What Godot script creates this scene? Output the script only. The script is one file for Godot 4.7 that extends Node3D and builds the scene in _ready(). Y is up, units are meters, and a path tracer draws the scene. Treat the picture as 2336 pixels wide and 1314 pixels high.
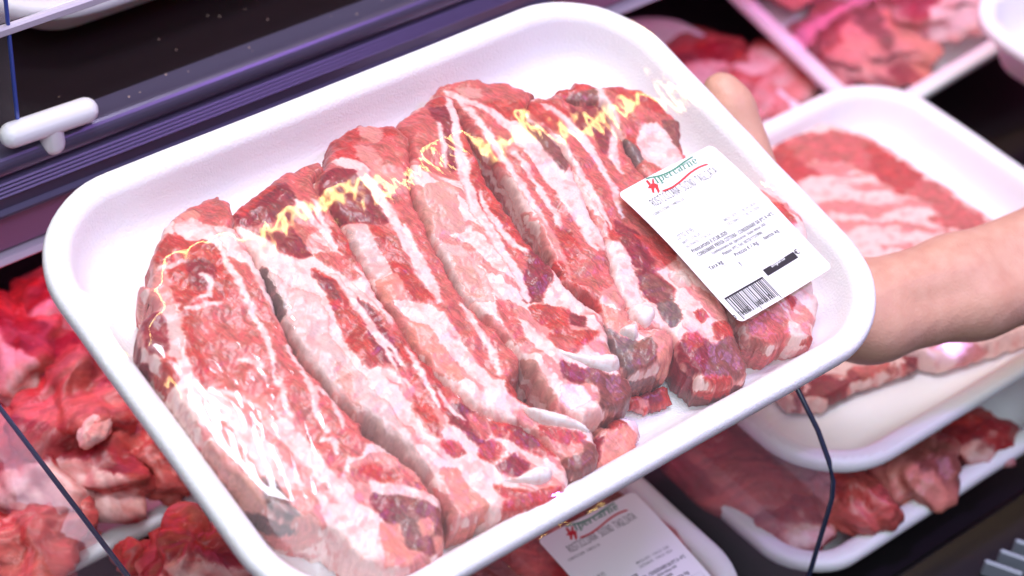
extends Node3D
# A foam tray of pork ribs held over a refrigerated meat counter. y is up, x runs along the counter, units are metres.
# Tray contents are given in millimetres in the tray's own frame (x along its length, y towards the viewer).

const TRAY_AT := Vector3(0, 0.30, 0)
const TRAY_L := 333.0
const TRAY_W := 237.0
const FLOOR_D := 25.0
const CORNER := 52.0
const LABEL_AT := Vector2(75.77, 1.05)
const LABEL_X := Vector2(0.99894, -0.04601)
const LABEL_SIZE := Vector2(60.77, 82.62)
const RIBS := [
	{"label": "widest pork rib strip, leftmost in the held tray, pale fat down its length", "top": 5.5, "base": "G", "r": 4.5, "lump": 1,
	"outline": [-98.9,-84,-92.4,-85.6,-83.7,-86.8,-79.6,-85.3,-78.8,-78.6,-81.1,-72.3,-86.8,-64.3,-86.4,-54.3,-88,-44.3,-90.6,-32.6,-93,-24.5,-96.2,-12.2,-98.7,-1,-99.2,5.5,-99,16.9,-98.5,26.1,-97.4,34.5,-98.3,34.3,-95.5,44.4,-98.3,49.5,-93.1,58.3,-91.6,65.1,-88.7,73.5,-88.6,81.3,-87.3,86.2,-87.6,88.8,-92.5,96.2,-96.6,104.2,-103.6,106.5,-113.8,106,-120.6,105.1,-125.8,99.9,-129.7,94.6,-131.1,87.8,-129.8,83.6,-131.5,79.4,-134,75.4,-139.3,70.1,-145,64.5,-148.3,58.5,-150.5,50.9,-151,44.2,-152.4,35.3,-153.8,26.4,-153.5,19.2,-153,9.5,-152.5,0.7,-151.5,-4.5,-150.2,-12.5,-150,-21.2,-151.7,-26.6,-147,-37.5,-141.8,-41.5,-135.5,-42.7,-133.7,-48.6,-135.7,-56.1,-132,-52.9,-126.2,-61,-123.3,-66.5,-113.9,-74.7,-109,-79.5],
	"patches": [
		["M", [-126.3,-33.1,-116.8,-31.5,-106.5,-29.4,-106.7,-11.1,-109,1.3,-115.7,14.3,-121.4,20,-131.1,14.6,-135.1,4.7,-131.8,-7.9,-132.5,-17.2]],
		["M", [-97.7,-50.7,-92.8,-44.5,-96.1,-27.3,-98.2,-12.2,-98.7,-1,-99.2,5.5,-99,16.9,-98.7,29.3,-97.4,44.4,-96.3,54.1,-110.3,46.2,-114,31.8,-112.9,15.9,-110.7,3.8,-106.7,-11.1,-103.9,-30.4]],
		["R", [-115,-72.9,-104.8,-70.6,-102.9,-64.2,-97.8,-61.5,-98.8,-53.6,-101.9,-48.1,-103.1,-41.6,-105.6,-32.4,-107.6,-27.7,-105.2,-19.4,-106.7,-11.1,-113,-13.4,-119.2,-20.1,-132.5,-17.2,-131.9,-22.5,-128.2,-33,-126.2,-46.9,-123.5,-56,-124.5,-63.6,-121.6,-66.8]],
		["P", [-150.9,32.9,-147.2,38.3,-143,50.4,-136.2,57.5,-133.8,69.4,-138,71.4,-144.7,64,-149.8,52.1]],
		["M", [-98.9,-84,-92.4,-85.6,-83.7,-86.8,-79.6,-85.3,-78.8,-78.6,-81.3,-72.5,-87.7,-64.7,-93.1,-68.8,-96,-75.2,-101.2,-77.9]],
		["O", [-100.4,-82.3,-94.8,-81.9,-94.9,-77,-99.6,-75.8]],
		["P", [-126.2,-61,-113.9,-74.7,-111.7,-73.6,-123.8,-58.5,-129.8,-44.2,-136.8,-29.7,-144.8,-18.4,-148.6,-22.7,-149.7,-30,-144.2,-40.5,-134.8,-46.9]],
		["E", [-134.8,-42.3,-130.5,-40,-135.1,-26.5,-142,-16.8,-144.8,-18.4,-139.6,-31.3]],
		["R", [-112.2,-72.7,-105.8,-70.5,-108.5,-64.7,-116.2,-61.6,-124.4,-62.4,-123.6,-65.5,-116.7,-70.2]],
		["R", [-105.7,-64.4,-99.1,-61,-99,-54.9,-102,-49.4,-105.7,-48.9,-104.3,-43.5,-105.7,-33.6,-110.1,-31.3,-114.6,-34.9,-121.8,-34.2,-126.2,-37.7,-126,-45.7,-123.3,-54.7,-116.1,-55.6,-111.3,-60.2]],
		["D", [-112.2,-57.1,-105.8,-54.9,-105.7,-48.9,-111.5,-41.4,-116.2,-41.6,-117.6,-47]],
		["M", [-125.7,-34,-116.2,-32.3,-106.8,-31.9,-104.1,-21.1,-106.7,-11.1,-113.5,-12.5,-119.2,-20.1,-126.3,-19.5,-132.1,-19.2,-131.6,-24.6]],
		["R", [-129.1,-34.6,-125.7,-34,-131.9,-22.5,-132.3,-16,-131.8,-7.9,-135.9,-1.3,-139.5,0,-139.9,-6.8,-136.5,-18.3]],
		["M", [-130.5,-8.3,-121.8,-5.7,-117.6,5.5,-119.1,13.6,-123.1,16.8,-130.6,13.8,-134.7,7.1,-136.1,1.9]],
		["P", [-135.7,4.3,-122.9,13.6,-123.7,26.3,-129.2,23.2,-134.4,13.8]],
		["M", [-105.9,-4.9,-99.2,-4.7,-99.8,6.4,-98.2,22.9,-97.8,36.5,-100.6,49.1,-109.5,45.1,-114.7,31.4,-112.9,15.9,-110.7,3.8]],
		["M", [-98.2,-48.5,-93.4,-43.6,-96.7,-26.5,-98.8,-11.3,-104.2,-12,-105.8,-24.4,-103.5,-37.1]],
		["F", [-96.8,-57.2,-100.8,-42.4,-104,-25.3,-105.6,-12.4,-109.3,-0.9,-115.4,13.5,-115,13.6,-108,-0.6,-104.2,-12.4,-102.6,-25.4,-99.4,-42.4,-96.3,-57.2]],
		["F", [-99.8,-2.6,-102.8,11.7,-106.5,22.9,-111.3,33.3,-111,33.4,-105.7,23.1,-102,11.7,-99.5,-2.6]],
		["F", [-126.2,-36.3,-119.6,-33,-112.3,-32.3,-112.2,-32.7,-119.2,-33.9,-126,-36.6]],
		["F", [-104.4,-78.3,-98.3,-76.3,-95.2,-68.6,-95.9,-58.1,-98.5,-61.9,-103.8,-65.9,-108.2,-73]],
		["D", [-145.3,-38.8,-137.9,-41.7,-137.6,-34.7,-144.1,-22.5,-148.4,-21.5,-149.5,-28.8]],
		["R", [-147.6,-19.9,-144.1,-18,-148.2,-9.2,-151.4,-7.7,-149.9,-14.5]],
		["M", [-110.9,5,-99.6,12.9,-102.4,22.6,-104.4,34.3,-105,44,-109.8,53.1,-117.2,59.5,-118.2,52.4,-117.2,42.2,-116.7,28.3]],
		["F", [-102.5,11.4,-104.4,22.5,-110,33.1,-109.5,41.6,-109.2,41.6,-109.1,33.1,-103.5,22.7,-102.2,11.4]],
		["F", [-101.7,21.4,-99.5,28.8,-102.2,38.2,-105.5,48.9,-105.2,48.9,-101.4,38.3,-98.6,28.7,-101.4,21.3]],
		["M", [-99.6,39.5,-96.8,45.3,-104.4,56.1,-107.6,54.3,-104.8,45.9]],
		["P", [-110.9,59,-97.9,59.8,-92.5,65.3,-88.7,75.6,-89.1,83.2,-96,79.8,-106.1,69.9]],
		["M", [-111.9,61.5,-103,61.7,-96.2,66.3,-92.1,73.9,-90.5,81.8,-97.8,76.8,-105.8,69.4,-112.4,64.7]],
		["F", [-107.7,67.8,-97.5,76.2,-89.7,86.4,-89.6,90.6,-95,85.1,-102.4,78,-108.5,73.6]],
		["N", [-109.1,73.3,-99.9,79.9,-93.4,87.3,-89.7,92,-92.7,97.5,-96.6,104.2,-104.9,104.1,-110,98.4,-108.1,91.1,-111.6,83.9]],
		["D", [-110.4,74.1,-105.4,77.9,-106.2,83.8,-111.6,83.9,-113.2,79.6]],
		["O", [-101.1,91.9,-96.4,92.8,-97.5,97.8,-101.9,97.7]],
		["O", [-98.9,99.9,-94.9,101.9,-97,104.7,-100.1,103.7]],
		["T", [-153,21.9,-146.8,28.8,-143.8,38.6,-145.1,49.2,-147.3,59.1,-151.9,47.7,-153.9,34.4,-155.5,24.6]],
		["K", [-144.1,46.6,-141.2,49.8,-140.6,59.8,-139.8,66.4,-145,64.5,-147.6,57.4]],
		["P", [-134.7,55.2,-132.1,59.9,-133.1,68.4,-133.5,75.7,-137.6,70.9,-138.1,62.5]],
		["O", [-114,85.4,-108.2,89,-111.7,97.6,-113.6,103.7,-122.2,101.1]],
		["F", [-124.8,-60,-120.1,-58.1,-113.8,-57.7,-113.6,-58.1,-119.6,-59.5,-124.6,-60.4]],
		["F", [-112.6,-48.9,-110.7,-43.1,-115,-37.7,-119,-38.6,-119.1,-38.3,-114.8,-37.1,-110,-43.1,-112.4,-49.1]],
		["F", [-121.9,-5.6,-116.6,0.8,-117.9,8.8,-117.7,8.7,-116,0.5,-121.7,-5.8]],
		["F", [-137.2,3.7,-130.7,10.8,-127.2,20.1,-127,20,-130,10.3,-137,3.4]],
		["F", [-111.9,9.6,-117.2,20.5,-118.7,28.9,-118.4,28.9,-116.3,20.7,-111.6,9.7]],
		["F", [-114.6,43.8,-110.7,45.4,-112,51.8,-111.8,51.8,-110,45.1,-114.4,43.6]],
		["R", [-111.1,62.6,-103.7,62.7,-98.9,65.8,-96.7,71.7,-103.9,68.9]],
	],
	"bones": []},
	{"label": "pork rib strip with dark red upper half, second from the left in the held tray", "top": 5, "base": "G", "r": 4.5, "lump": 1,
	"outline": [-81.6,-70.4,-70.7,-75,-58.1,-79,-49,-82,-44.1,-82.4,-42.2,-80.5,-38.4,-81.4,-31.7,-81.9,-30.2,-78.3,-32.3,-74.5,-35.9,-73.4,-40.8,-70.2,-42.8,-65.5,-42.6,-57.8,-43.5,-50.7,-44.3,-43.7,-46.2,-35.3,-48.4,-26.4,-50.4,-14.7,-52.3,-3.2,-52.9,10.5,-54.6,23.5,-55.2,40,-52.7,50.7,-51.8,58.5,-48.3,65.6,-43.9,70.3,-38,75.7,-34,83.7,-30.6,94,-31.6,102.2,-36.7,107.3,-44.4,110.9,-53.1,109.8,-61.3,108,-68.3,104.9,-73.6,99.3,-81.4,100,-86.4,97.1,-84.5,85.5,-83.7,77.6,-84.9,68.6,-85.7,61.5,-87.6,52.6,-90,43.2,-93.4,40.1,-94.6,30.5,-95.7,22.1,-96.3,12.8,-96,5.1,-95.1,-3.6,-93.2,-15.3,-91,-24.6,-88.1,-37.2,-86.4,-45.9,-85.7,-54,-87.3,-61.5],
	"patches": [
		["M", [-82.1,-69.7,-70.7,-75,-58.1,-79,-49,-82,-44.1,-82.4,-38.4,-81.4,-31.7,-81.9,-30.7,-77.5,-35.9,-73.4,-40.8,-70.2,-42.8,-65.5,-42.6,-57.8,-43.5,-50.7,-45.2,-41.3,-48.5,-27.4,-50.4,-14.7,-52.3,-3.2,-55.6,-5,-55.5,-17.5,-54.7,-29.7,-54.2,-39.6,-55.3,-49.4,-63.3,-44.3,-65.6,-36.4,-71.9,-36.1,-74.9,-43.1,-77.4,-55.4,-80.3,-61.4,-83.9,-65.2]],
		["M", [-67.2,-2.6,-59,1.8,-53.4,11.3,-53.9,23.8,-54.5,40.3,-52,51.1,-51.2,58.8,-58.7,58.7,-64,55.8,-66.1,48.4,-65.3,34.4,-69.9,27.7,-75.5,22.6,-77.9,12.8]],
		["P", [-67.6,41.4,-64.6,55.4,-71.6,66.5,-74,62,-72.7,49.8]],
		["D", [-82.2,-68.9,-70.5,-74,-58.4,-77.3,-53.3,-75.6,-54.1,-67.4,-56.6,-61.2,-64,-59.5,-72,-59,-79.8,-62.1,-83.9,-65.2]],
		["R", [-82.1,-69.7,-75.2,-72.7,-65.8,-75.4,-58,-78,-58.2,-75.2,-68.6,-71.2,-78.8,-67.1]],
		["M", [-45.7,-82.3,-42.2,-80.5,-38.4,-81.4,-31.7,-81.9,-30.2,-78.3,-32.6,-74.7,-36.5,-73.7,-41.1,-70.3,-47.1,-63.9,-52.7,-64.8,-50.3,-73.1]],
		["D", [-77,-56,-71.5,-50.5,-64.2,-52.2,-64.3,-43,-65.6,-36.4,-71.9,-36.1,-74.9,-43.1,-76.4,-51.2]],
		["D", [-61.7,-62.9,-57.6,-59.9,-60.2,-54.7,-64.9,-58.1]],
		["M", [-58.3,-61.1,-46.9,-61.9,-45.4,-47.9,-46.6,-39.3,-49,-31.3,-51.5,-34.4,-52.9,-42.6,-55.3,-49.4]],
		["F", [-55,-63.9,-54.4,-53.9,-54.2,-42.7,-55,-30.3,-56.2,-17.3,-55.9,-4.9,-55.4,-5.1,-54.7,-17.6,-53.5,-30.5,-52.8,-43.1,-52.9,-54.3,-54.5,-64.1]],
		["F", [-48,-60.4,-50.5,-50.3,-51.4,-41.7,-51,-41.7,-49.5,-50.4,-47.6,-60.5]],
		["R", [-49.6,-41.8,-47.1,-38.6,-47.8,-30.7,-50.8,-28.6,-51.9,-33.8]],
		["M", [-63.4,-35.2,-55.6,-33,-52.5,-24,-54.3,-16.8,-57.3,-19.3,-60.2,-26.3]],
		["R", [-68.7,-29.3,-64.2,-20.9,-65.7,-9.8,-67.2,1.1,-73.3,24.3,-76.7,24.7,-76.9,12.1,-74.6,-2.9,-70.5,-14.8]],
		["D", [-69.2,-27.2,-65.6,-20.5,-67.4,-11.9,-70.2,-12.2,-70.4,-19.4]],
		["D", [-62.9,-9.5,-59.2,-1.6,-59.2,10.1,-61.8,21.5,-67.6,29.7,-67.9,18.1]],
		["M", [-53.9,-10.6,-54.7,0.8,-56.4,14,-54,10.6,-52.3,-2.6]],
		["E", [-89.2,-37.8,-86.5,-32.8,-81.2,-22.8,-76.1,-15.4,-79,-5.3,-83.3,4,-83.2,15.5,-82.4,27.2,-90.1,45.2,-93.5,38.9,-95.7,22.1,-96.2,8.3,-94.7,-5.7,-92,-21.6]],
		["T", [-87.6,13.1,-85.2,21.2,-85.8,32.1,-90.4,42.8,-92.7,34.9,-91.7,22.1]],
		["K", [-87.5,-40.5,-88.9,-29.3,-91.3,-16.6,-93.9,-15.7,-91.5,-28.4]],
		["R", [-69.4,0.5,-70.3,13.9,-72.8,24,-76.5,18.8,-77.4,12.1]],
		["D", [-66,7.7,-65.3,18.7,-66.5,29.6,-70.3,24.4,-70,16.1]],
		["M", [-58.5,6.4,-56.7,15.9,-56.4,35.1,-59.1,33.6,-61.1,22]],
		["R", [-57.5,14.4,-56.2,25.8,-55.9,39.6,-55.8,51.1,-61.5,56.1,-63.4,49.9,-63,37.7,-62.3,27.7]],
		["F", [-57.4,23.1,-61.1,37,-63.2,53.2,-62.9,53.2,-60.1,37,-57,23.1]],
		["R", [-69.2,43.6,-67.2,49.9,-68.6,58.2,-71.4,64.9,-72.8,58.9,-71.5,49.5]],
		["D", [-59.1,55.4,-53.8,57.3,-50.7,66.2,-51.4,72.8,-58.8,75.2,-61.4,68,-63.9,60.8]],
		["M", [-53.9,61.3,-49.8,64.9,-51.4,72.8,-56,74,-57.2,67.4]],
		["R", [-73.6,68.1,-68.2,69.8,-66.9,74.7,-71.3,74.3]],
		["R", [-58.1,75.6,-51.7,76,-50.9,81.6,-57.1,83.7,-61.2,80.1]],
		["R", [-48.7,68.9,-41.3,70.7,-36.3,77.4,-32.2,85.4,-31.8,94.3,-38.6,90.1,-42.6,82.1,-48.5,74.1]],
		["D", [-42.4,73.6,-36.8,78,-35.1,86.6,-40.2,84.2]],
		["D", [-57.5,87,-48.6,85.3,-44.9,92.2,-52.6,93.6,-57.4,89.6]],
		["R", [-64.2,93.9,-58,98.6,-54,102.3,-59.8,101.1,-63.8,97.4]],
		["R", [-65.3,100.9,-56.3,104,-44.4,105.9,-39.7,108.6,-46.3,110.8,-60.8,107.3,-66.9,104.3]],
		["O", [-78.5,76.7,-73.4,80.1,-74.4,89.7,-73.1,98.7,-81.8,97.7,-81.7,86.9]],
		["E", [-86.3,24.9,-82.5,35.2,-81.9,49.8,-83.7,64.1,-83.7,77.6,-85.7,76.6,-89.3,61.5,-91.6,40.3]],
		["F", [-63.3,-22.6,-63.1,-11.5,-64.5,0.7,-66.7,16.9,-68.5,30.5,-68,30.5,-65.4,16.8,-63.1,0.5,-61.8,-11.8,-62.8,-22.8]],
		["F", [-51.8,-21.4,-54.7,-5.9,-56,9.7,-55.5,9.6,-53.4,-6,-51.3,-21.4]],
		["F", [-63.8,5.8,-63.9,17.6,-64.7,29.6,-64.5,29.5,-63.2,17.5,-63.5,5.7]],
		["F", [-58.4,46.6,-59.6,54.4,-57.9,62.9,-57.7,62.8,-58.8,54.3,-58.1,46.6]],
	],
	"bones": [[-65.8,85.4,-62,90.7,-53.5,94.9,-45.1,93.8,-37.9,97.3,-39.1,103,-48.3,103.6,-56.5,96.4,-64,91]]},
	{"label": "pork rib strip with big wine-red patch, third from the left in the held tray", "top": 5.2, "base": "G", "r": 4.5, "lump": 1,
	"outline": [-17.3,-89.9,-6.7,-92.6,1.1,-92.8,6.3,-87.5,13,-82.8,12.3,-72.5,4.7,-60.4,-3.7,-51.7,-8.1,-41.1,-10.8,-29.8,-14.9,-18.2,-16.3,-9,-20.8,11.8,-21.2,18.9,-20.5,25.9,-18.8,36.6,-17.9,45.7,-19.6,51.2,-23.4,55.4,-29,57.6,-30.6,65.2,-26.1,72.6,-21,79.4,-15.5,85.5,-12.1,93.3,-13.3,96.2,-14.7,100.8,-19.8,105.9,-28,106.3,-32.9,102.5,-32.1,96.7,-33.5,83,-37.6,75,-43.4,69.6,-47.9,65,-50.6,58.1,-51.5,50.4,-54,39.6,-53.4,23.1,-51.6,10.1,-51.2,-3.5,-49.3,-15.1,-47.4,-26.8,-45.1,-35.7,-43.3,-44.1,-42.4,-51.1,-41.5,-58.2,-41.9,-65,-40.2,-69.9,-35.3,-73.1,-31.1,-74.8,-26.9,-79.5,-20,-84.9],
	"patches": [
		["M", [-16.8,-90.2,-7.3,-91.4,0.2,-92.7,8.2,-86.3,12.5,-80.6,7.4,-65.2,2.3,-55.9,-10.1,-41,-10.1,-35.3,-13.6,-24.8,-16.1,-10.3,-20,6,-22.5,14.9,-40.3,5.4,-40.4,-6.7,-39.4,-18,-37.8,-28.2,-34.8,-36.9,-38.1,-41.3,-42.6,-45.1,-42.6,-55.4,-41.1,-64.6,-37.9,-71.6,-26.9,-79.5]],
		["M", [-34.2,8.6,-21.2,18.9,-19.4,37.3,-20.5,51.7,-29.7,57.2,-34.2,51.6,-34.5,36.6,-32.6,23.7]],
		["R", [-17.3,-89.4,-7.8,-90.7,-0.8,-91.2,-3.7,-84.7,-13.4,-82.6,-18.2,-84]],
		["P", [-0.8,-91.2,5.5,-86.1,2.8,-77.4,-1.9,-77.8,-3.2,-85.4]],
		["R", [7.9,-85.9,11.2,-82.3,8.8,-75.4,2.8,-77.4]],
		["R", [-21.4,-81.6,-13.8,-80.8,-12.5,-73.3,-17.6,-71.9,-22.6,-76.4]],
		["F", [-26.1,-77.2,-21.4,-75.8,-17.6,-71.9,-17,-65.8,-19.2,-53.4,-18.6,-47.3,-22,-47.1,-22.4,-56.9,-23.1,-64,-24.4,-71.4]],
		["D", [-35.6,-71.4,-29.4,-71.1,-23.4,-67.1,-23.4,-61.3,-24,-55.8,-23.2,-47.8,-24.5,-39,-26.4,-35.2,-31.4,-36,-37.6,-42,-42.3,-45.4,-42.3,-55.8,-41.1,-64.6]],
		["P", [-11.5,-80.6,-5.8,-75.8,-6.5,-70.2,-11.6,-57.2,-15.2,-47.5,-16,-55.6,-14.8,-66.6,-13.3,-75.6]],
		["M", [-3.4,-74.6,3,-75.4,7.3,-72.2,7.4,-65.2,3.4,-57.4,-0.9,-53.7,-3.6,-58,-4.6,-68.3]],
		["P", [-9.2,-61.8,-4.2,-58.3,-3,-50.9,-8.2,-45.8,-13.6,-48.6]],
		["R", [-34.8,-36.9,-31.7,-33.4,-32.2,-22.5,-32.6,-9.8,-33,1.8,-33.5,9,-40.3,5.4,-40.4,-6.7,-39.4,-18,-37.8,-28.2]],
		["E", [-42,-42.5,-36,-37.5,-36.9,-30.5,-39.3,-22.6,-40.2,-15.7,-46.8,-12,-50,-16.4,-47.9,-26.1,-45.6,-35]],
		["M", [-14.7,-42.5,-8.9,-40.4,-13.6,-24.8,-16.1,-10.3,-20,6,-21.8,14,-27.1,11.2,-24.3,-3.6,-22.4,-18.3,-19.8,-30.9]],
		["F", [-21.1,-29.5,-24.8,-16.2,-27.7,-2.2,-30.8,9.3,-30.3,9.4,-26,-2.2,-23,-16.3,-20.5,-29.5]],
		["O", [-48.8,-10.3,-40.3,-11.2,-40.7,-5.1,-44.2,2,-50.5,-1.3]],
		["M", [-27.2,12.4,-23.2,18.9,-23.4,29.7,-25.6,40.4,-31.8,49.8,-34.9,44.9,-34.2,33.6,-30.9,21.3]],
		["F", [-24.3,16.3,-25.9,28.6,-26.8,38.9,-30.3,46.4,-30.1,46.4,-26,38.9,-25.1,28.5,-24,16.2]],
		["M", [-19.9,38.1,-19.1,46.1,-22.8,54.7,-29.8,56.1,-31.7,50.9,-27.2,43.8]],
		["O", [-49.3,13.5,-44.2,18.4,-46.3,29.1,-45,40.4,-46.2,47.1,-49.4,46.3,-52.2,38.5,-53.4,28.4,-53.1,20.1]],
		["R", [-30.3,58,-25.1,57.7,-21,62.7,-21.5,70.4,-19.6,77.4,-23.6,74.7,-30.1,67.2,-33.4,62.2]],
		["R", [-31.2,79.8,-25.3,85.2,-16.5,93.8,-19.9,95.7,-27.1,90.5,-32.3,82.7]],
		["N", [-18.7,95.4,-14.5,99.2,-19.1,106.3,-27.3,106.7,-33.5,102.1,-31.4,97.9,-23.7,100.8,-19.6,99.3]],
		["F", [-22.5,-63.2,-22.9,-50.1,-24.4,-37.9,-26.7,-27.9,-28.3,-15.6,-30.5,-0.4,-31.8,10.3,-30.7,10.2,-27.2,-0.7,-25,-16,-23.4,-28.2,-21.1,-38.2,-19.5,-51,-21.3,-63.6]],
		["F", [-22.7,-74.2,-20.7,-65.9,-21.2,-53.7,-20.5,-46.1,-19.9,-46.3,-19.5,-54.2,-19,-66.6,-22.1,-74.5]],
		["F", [-24.2,17.4,-25.7,30.9,-27.1,43,-31.6,53.1,-31.3,53.2,-26.2,43,-24.8,30.8,-23.9,17.4]],
		["D", [-36.1,-54.4,-27.1,-53.6,-25.1,-45,-26.1,-37.9,-32.5,-41.3,-38.6,-46.3]],
	],
	"bones": [[-33.4,69.2,-27,73.9,-17.8,81.8,-12,92.4,-13.9,94.9,-18.8,90.1,-28,82.2,-32.3,75.8]]},
	{"label": "pork rib strip ending in a thick white bone knob, left of the open gap", "top": 6, "base": "G", "r": 4.5, "lump": 1,
	"outline": [13.8,-83.1,26.3,-87.1,40.8,-89.6,46.2,-89.1,47.7,-84.9,43.3,-77.4,39.8,-69.5,35.8,-58,31.9,-46.7,28,-35.5,25.3,-20,23.4,-5.7,22.1,6.3,21.9,7.4,23.4,17,23,30.4,23.7,38,26,44.3,27.7,48.6,24.8,54.8,21.4,61.5,18.8,65.8,20.3,70.1,18.4,74.7,15.7,77,18.2,80,17.2,84,11.7,88.6,2.4,88.7,-4.4,88.2,-12.3,86.6,-16.9,80.5,-18.9,77.8,-17.3,71.4,-17.3,64.4,-16,57.4,-16.6,51.8,-17.7,46.8,-18.1,37,-19.2,25.5,-19.9,18.5,-20,12.2,-14.8,-9.4,-13.5,-18.7,-9.4,-30.3,-6.6,-41.6,-2.9,-51.3,5.6,-60,13.1,-72.1],
	"patches": [
		["M", [13.9,-82.4,28.1,-84.9,45.8,-88.6,45.1,-80.6,35.8,-58,28,-35.5,25.3,-20,22.1,6.3,23,16.7,16.2,26.7,9.4,18.2,11.2,4.3,12.1,-11.6,14,-25.9,19,-40.1,13.3,-43,4.7,-52.6,7.5,-64.3]],
		["T", [-7.3,-40.7,2.4,-43.4,10.5,-39.3,8.2,-30.1,0.3,-16.5,-7.4,-18,-12.4,-23.1,-10.3,-32]],
		["M", [13.9,-82.4,27.4,-83.9,37,-84.6,39.2,-78,30.5,-74.1,24.4,-61.1,13.4,-50.8,6,-54.5,8.3,-63.9,12.3,-72.5]],
		["R", [35.1,-88.3,45.8,-88.6,45.3,-83.2,38.7,-83.7,32.2,-84.2]],
		["D", [32.3,-82.8,39.8,-80.5,35,-69.2,27.7,-59.4,23,-48.5,17,-45,21.5,-57.2,27.6,-70.2]],
		["R", [36.4,-71.2,39.8,-69.5,35.8,-58,31.7,-49.5,26.8,-50.6,30.8,-60.6]],
		["R", [25.6,-45.9,31.3,-44.4,28,-35.5,25.3,-20,23.4,-5.7,22.1,6.3,16.9,8.5,14,0.7,12.8,-12.5,14.7,-26.8,18.4,-37.8]],
		["M", [14.8,-25.5,15.6,-16.1,12.4,-0.1,15.4,9,12.6,11.2,8,2.6,9,-11.9]],
		["F", [20.3,-30.2,16.2,-17.9,14.4,-3.5,17.4,7.8,17.9,7.5,15.8,-3.9,17.7,-18,20.8,-30.2]],
		["D", [18.4,8.1,23.6,14.5,18.9,23.2,7.3,30.9,1.8,28,9.4,18.2]],
		["E", [-13.9,-15.1,-5.1,-9.3,-6.1,3.8,-8,15,-12.2,20.5,-21.4,15.5,-19,0.6]],
		["T", [-12.5,-8.2,-7.5,-3.1,-8.6,8.6,-12.8,18.4,-18.4,14.3]],
		["M", [-9.6,21.9,-6.4,26.9,-8.8,36.6,-11.9,45.7,-15.5,42.7,-13.4,30.8]],
		["R", [0.9,31.9,8.5,33.8,15.3,40.8,10.2,44.7,9.3,49.7,2.5,49.2,0.3,40.4]],
		["D", [14.8,42.7,19.3,47.4,14.8,50.5,11.8,47.8]],
		["R", [8.8,51.6,18.7,55.9,14.8,58.1,7.4,58.4,1.4,59.5,-1.8,53.4,-1.1,47.3]],
		["M", [-1.7,48.1,5.6,54.2,4,58.8,-1,54.9]],
		["T", [-18.8,49.5,-15.8,53.3,-16.5,64.8,-18.3,72.8,-18.6,69.1,-20.4,59.2]],
		["D", [-5,61.2,-0.3,66,0.5,71.8,-4.4,73,-7.8,67.9]],
		["N", [2.5,69.1,7.9,74.3,14.8,77.5,17.2,84,11.2,89.3,2.4,88.7,-2.4,85.5,4,79.6,0.3,73.5]],
		["W", [-11.7,70.5,-4.6,74.7,-5.8,80.4,-13.7,80.2,-15.5,75.8]],
		["F", [44.6,-86.2,34.3,-69.2,23.3,-50.6,16.2,-35.7,11,-22.6,8.6,-6,4.6,16.6,2.8,28.8,3.9,28.8,7.9,16.4,12,-6.4,14.3,-22.8,19.4,-35.3,26.4,-49.9,37.3,-68.4,45.7,-86]],
		["F", [28.1,-72.6,21.7,-59.7,15.7,-49.6,16,-49.5,22.5,-59.5,28.4,-72.6]],
	],
	"bones": [[-3.1,53.8,1.4,59.5,9.5,65.1,18.2,67.3,19.8,72.1,16.8,76.2,9.7,74.7,1.5,67.7,-2.2,61.6,-5.4,57.9]]},
	{"label": "pork rib strip with dark bony lower end, right of the open gap", "top": 4, "base": "G", "r": 4.5, "lump": 1,
	"outline": [46.1,-95.4,51,-97.2,58.3,-94.4,68.6,-92.2,71.1,-86,77.3,-81.6,79.4,-75,82.4,-67.9,71.4,-62.2,69.3,-54.9,72.3,-48,73.7,-39.1,71.1,-26.9,67.6,-18,65.6,-11.1,62.8,-4.6,59.3,4,57.7,14.8,51.3,25.4,46.6,35.4,43.4,44.9,43.9,48.7,40.5,50.9,37.8,56,38.7,62.5,43.7,65.8,49.5,68.4,50.3,73.5,43.8,79.9,37,80.7,29.4,80.6,22.2,77.9,19.2,75.8,21.9,67.2,23.9,58.5,26.8,51.3,30.2,43.4,29.1,36.2,26.1,30.5,25,26.5,28.6,14.7,33.2,-0.6,35.2,-14.9,38.8,-30,41.1,-42.1,41.1,-52.7,43.2,-67.9,46.3,-81.4,47.4,-89.2],
	"patches": [
		["M", [46.9,-95.7,58.1,-94.1,68.4,-92,77.1,-81.4,82.2,-67.7,81.4,-55.8,74.9,-30.3,38.6,14.9,40,-3.4,41.7,-23.3,41.1,-42.1,43.2,-67.9,48.4,-87.3]],
		["M", [47,-44.4,55,-35,56.5,-13.1,57.8,5.8,51.9,23.2,46.6,35.4,31.6,41,25.3,30.3,28.6,14.7,37.2,-4.9,42.6,-28.1]],
		["M", [47.7,-96,57.9,-93.8,68.2,-91.7,72.2,-81.3,76.8,-74.8,74.7,-68.9,62.1,-68.1,55.8,-75.3,52.5,-86.7]],
		["T", [54.7,-91.2,63.5,-85.5,58.9,-79.4,53.6,-83.4]],
		["M", [50.5,-80.7,53.4,-73.8,53.6,-60,52.7,-49.6,51.8,-39.3,50.4,-24.1,47.7,-5.9,45,6.9,38.6,14.9,40,-3.4,41.7,-23.3,45,-42.7,47,-60.6]],
		["R", [59.3,-73.6,67.1,-68.4,73.1,-66.8,71.4,-53.9,63.1,-53.9,58.3,-63.1]],
		["F", [49.1,-91.9,53.8,-67.8,58.3,-49.5,54.4,-23.5,55,-8.2,56.2,-8.5,57.8,-24.1,61.7,-50.5,57.1,-69.5,50.3,-92.5]],
		["N", [70.5,-62.6,71.3,-49.8,72.1,-37.1,71.1,-26.9,64,-22.4,62.6,-31.2,63.4,-44.2,63.5,-55.1]],
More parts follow.
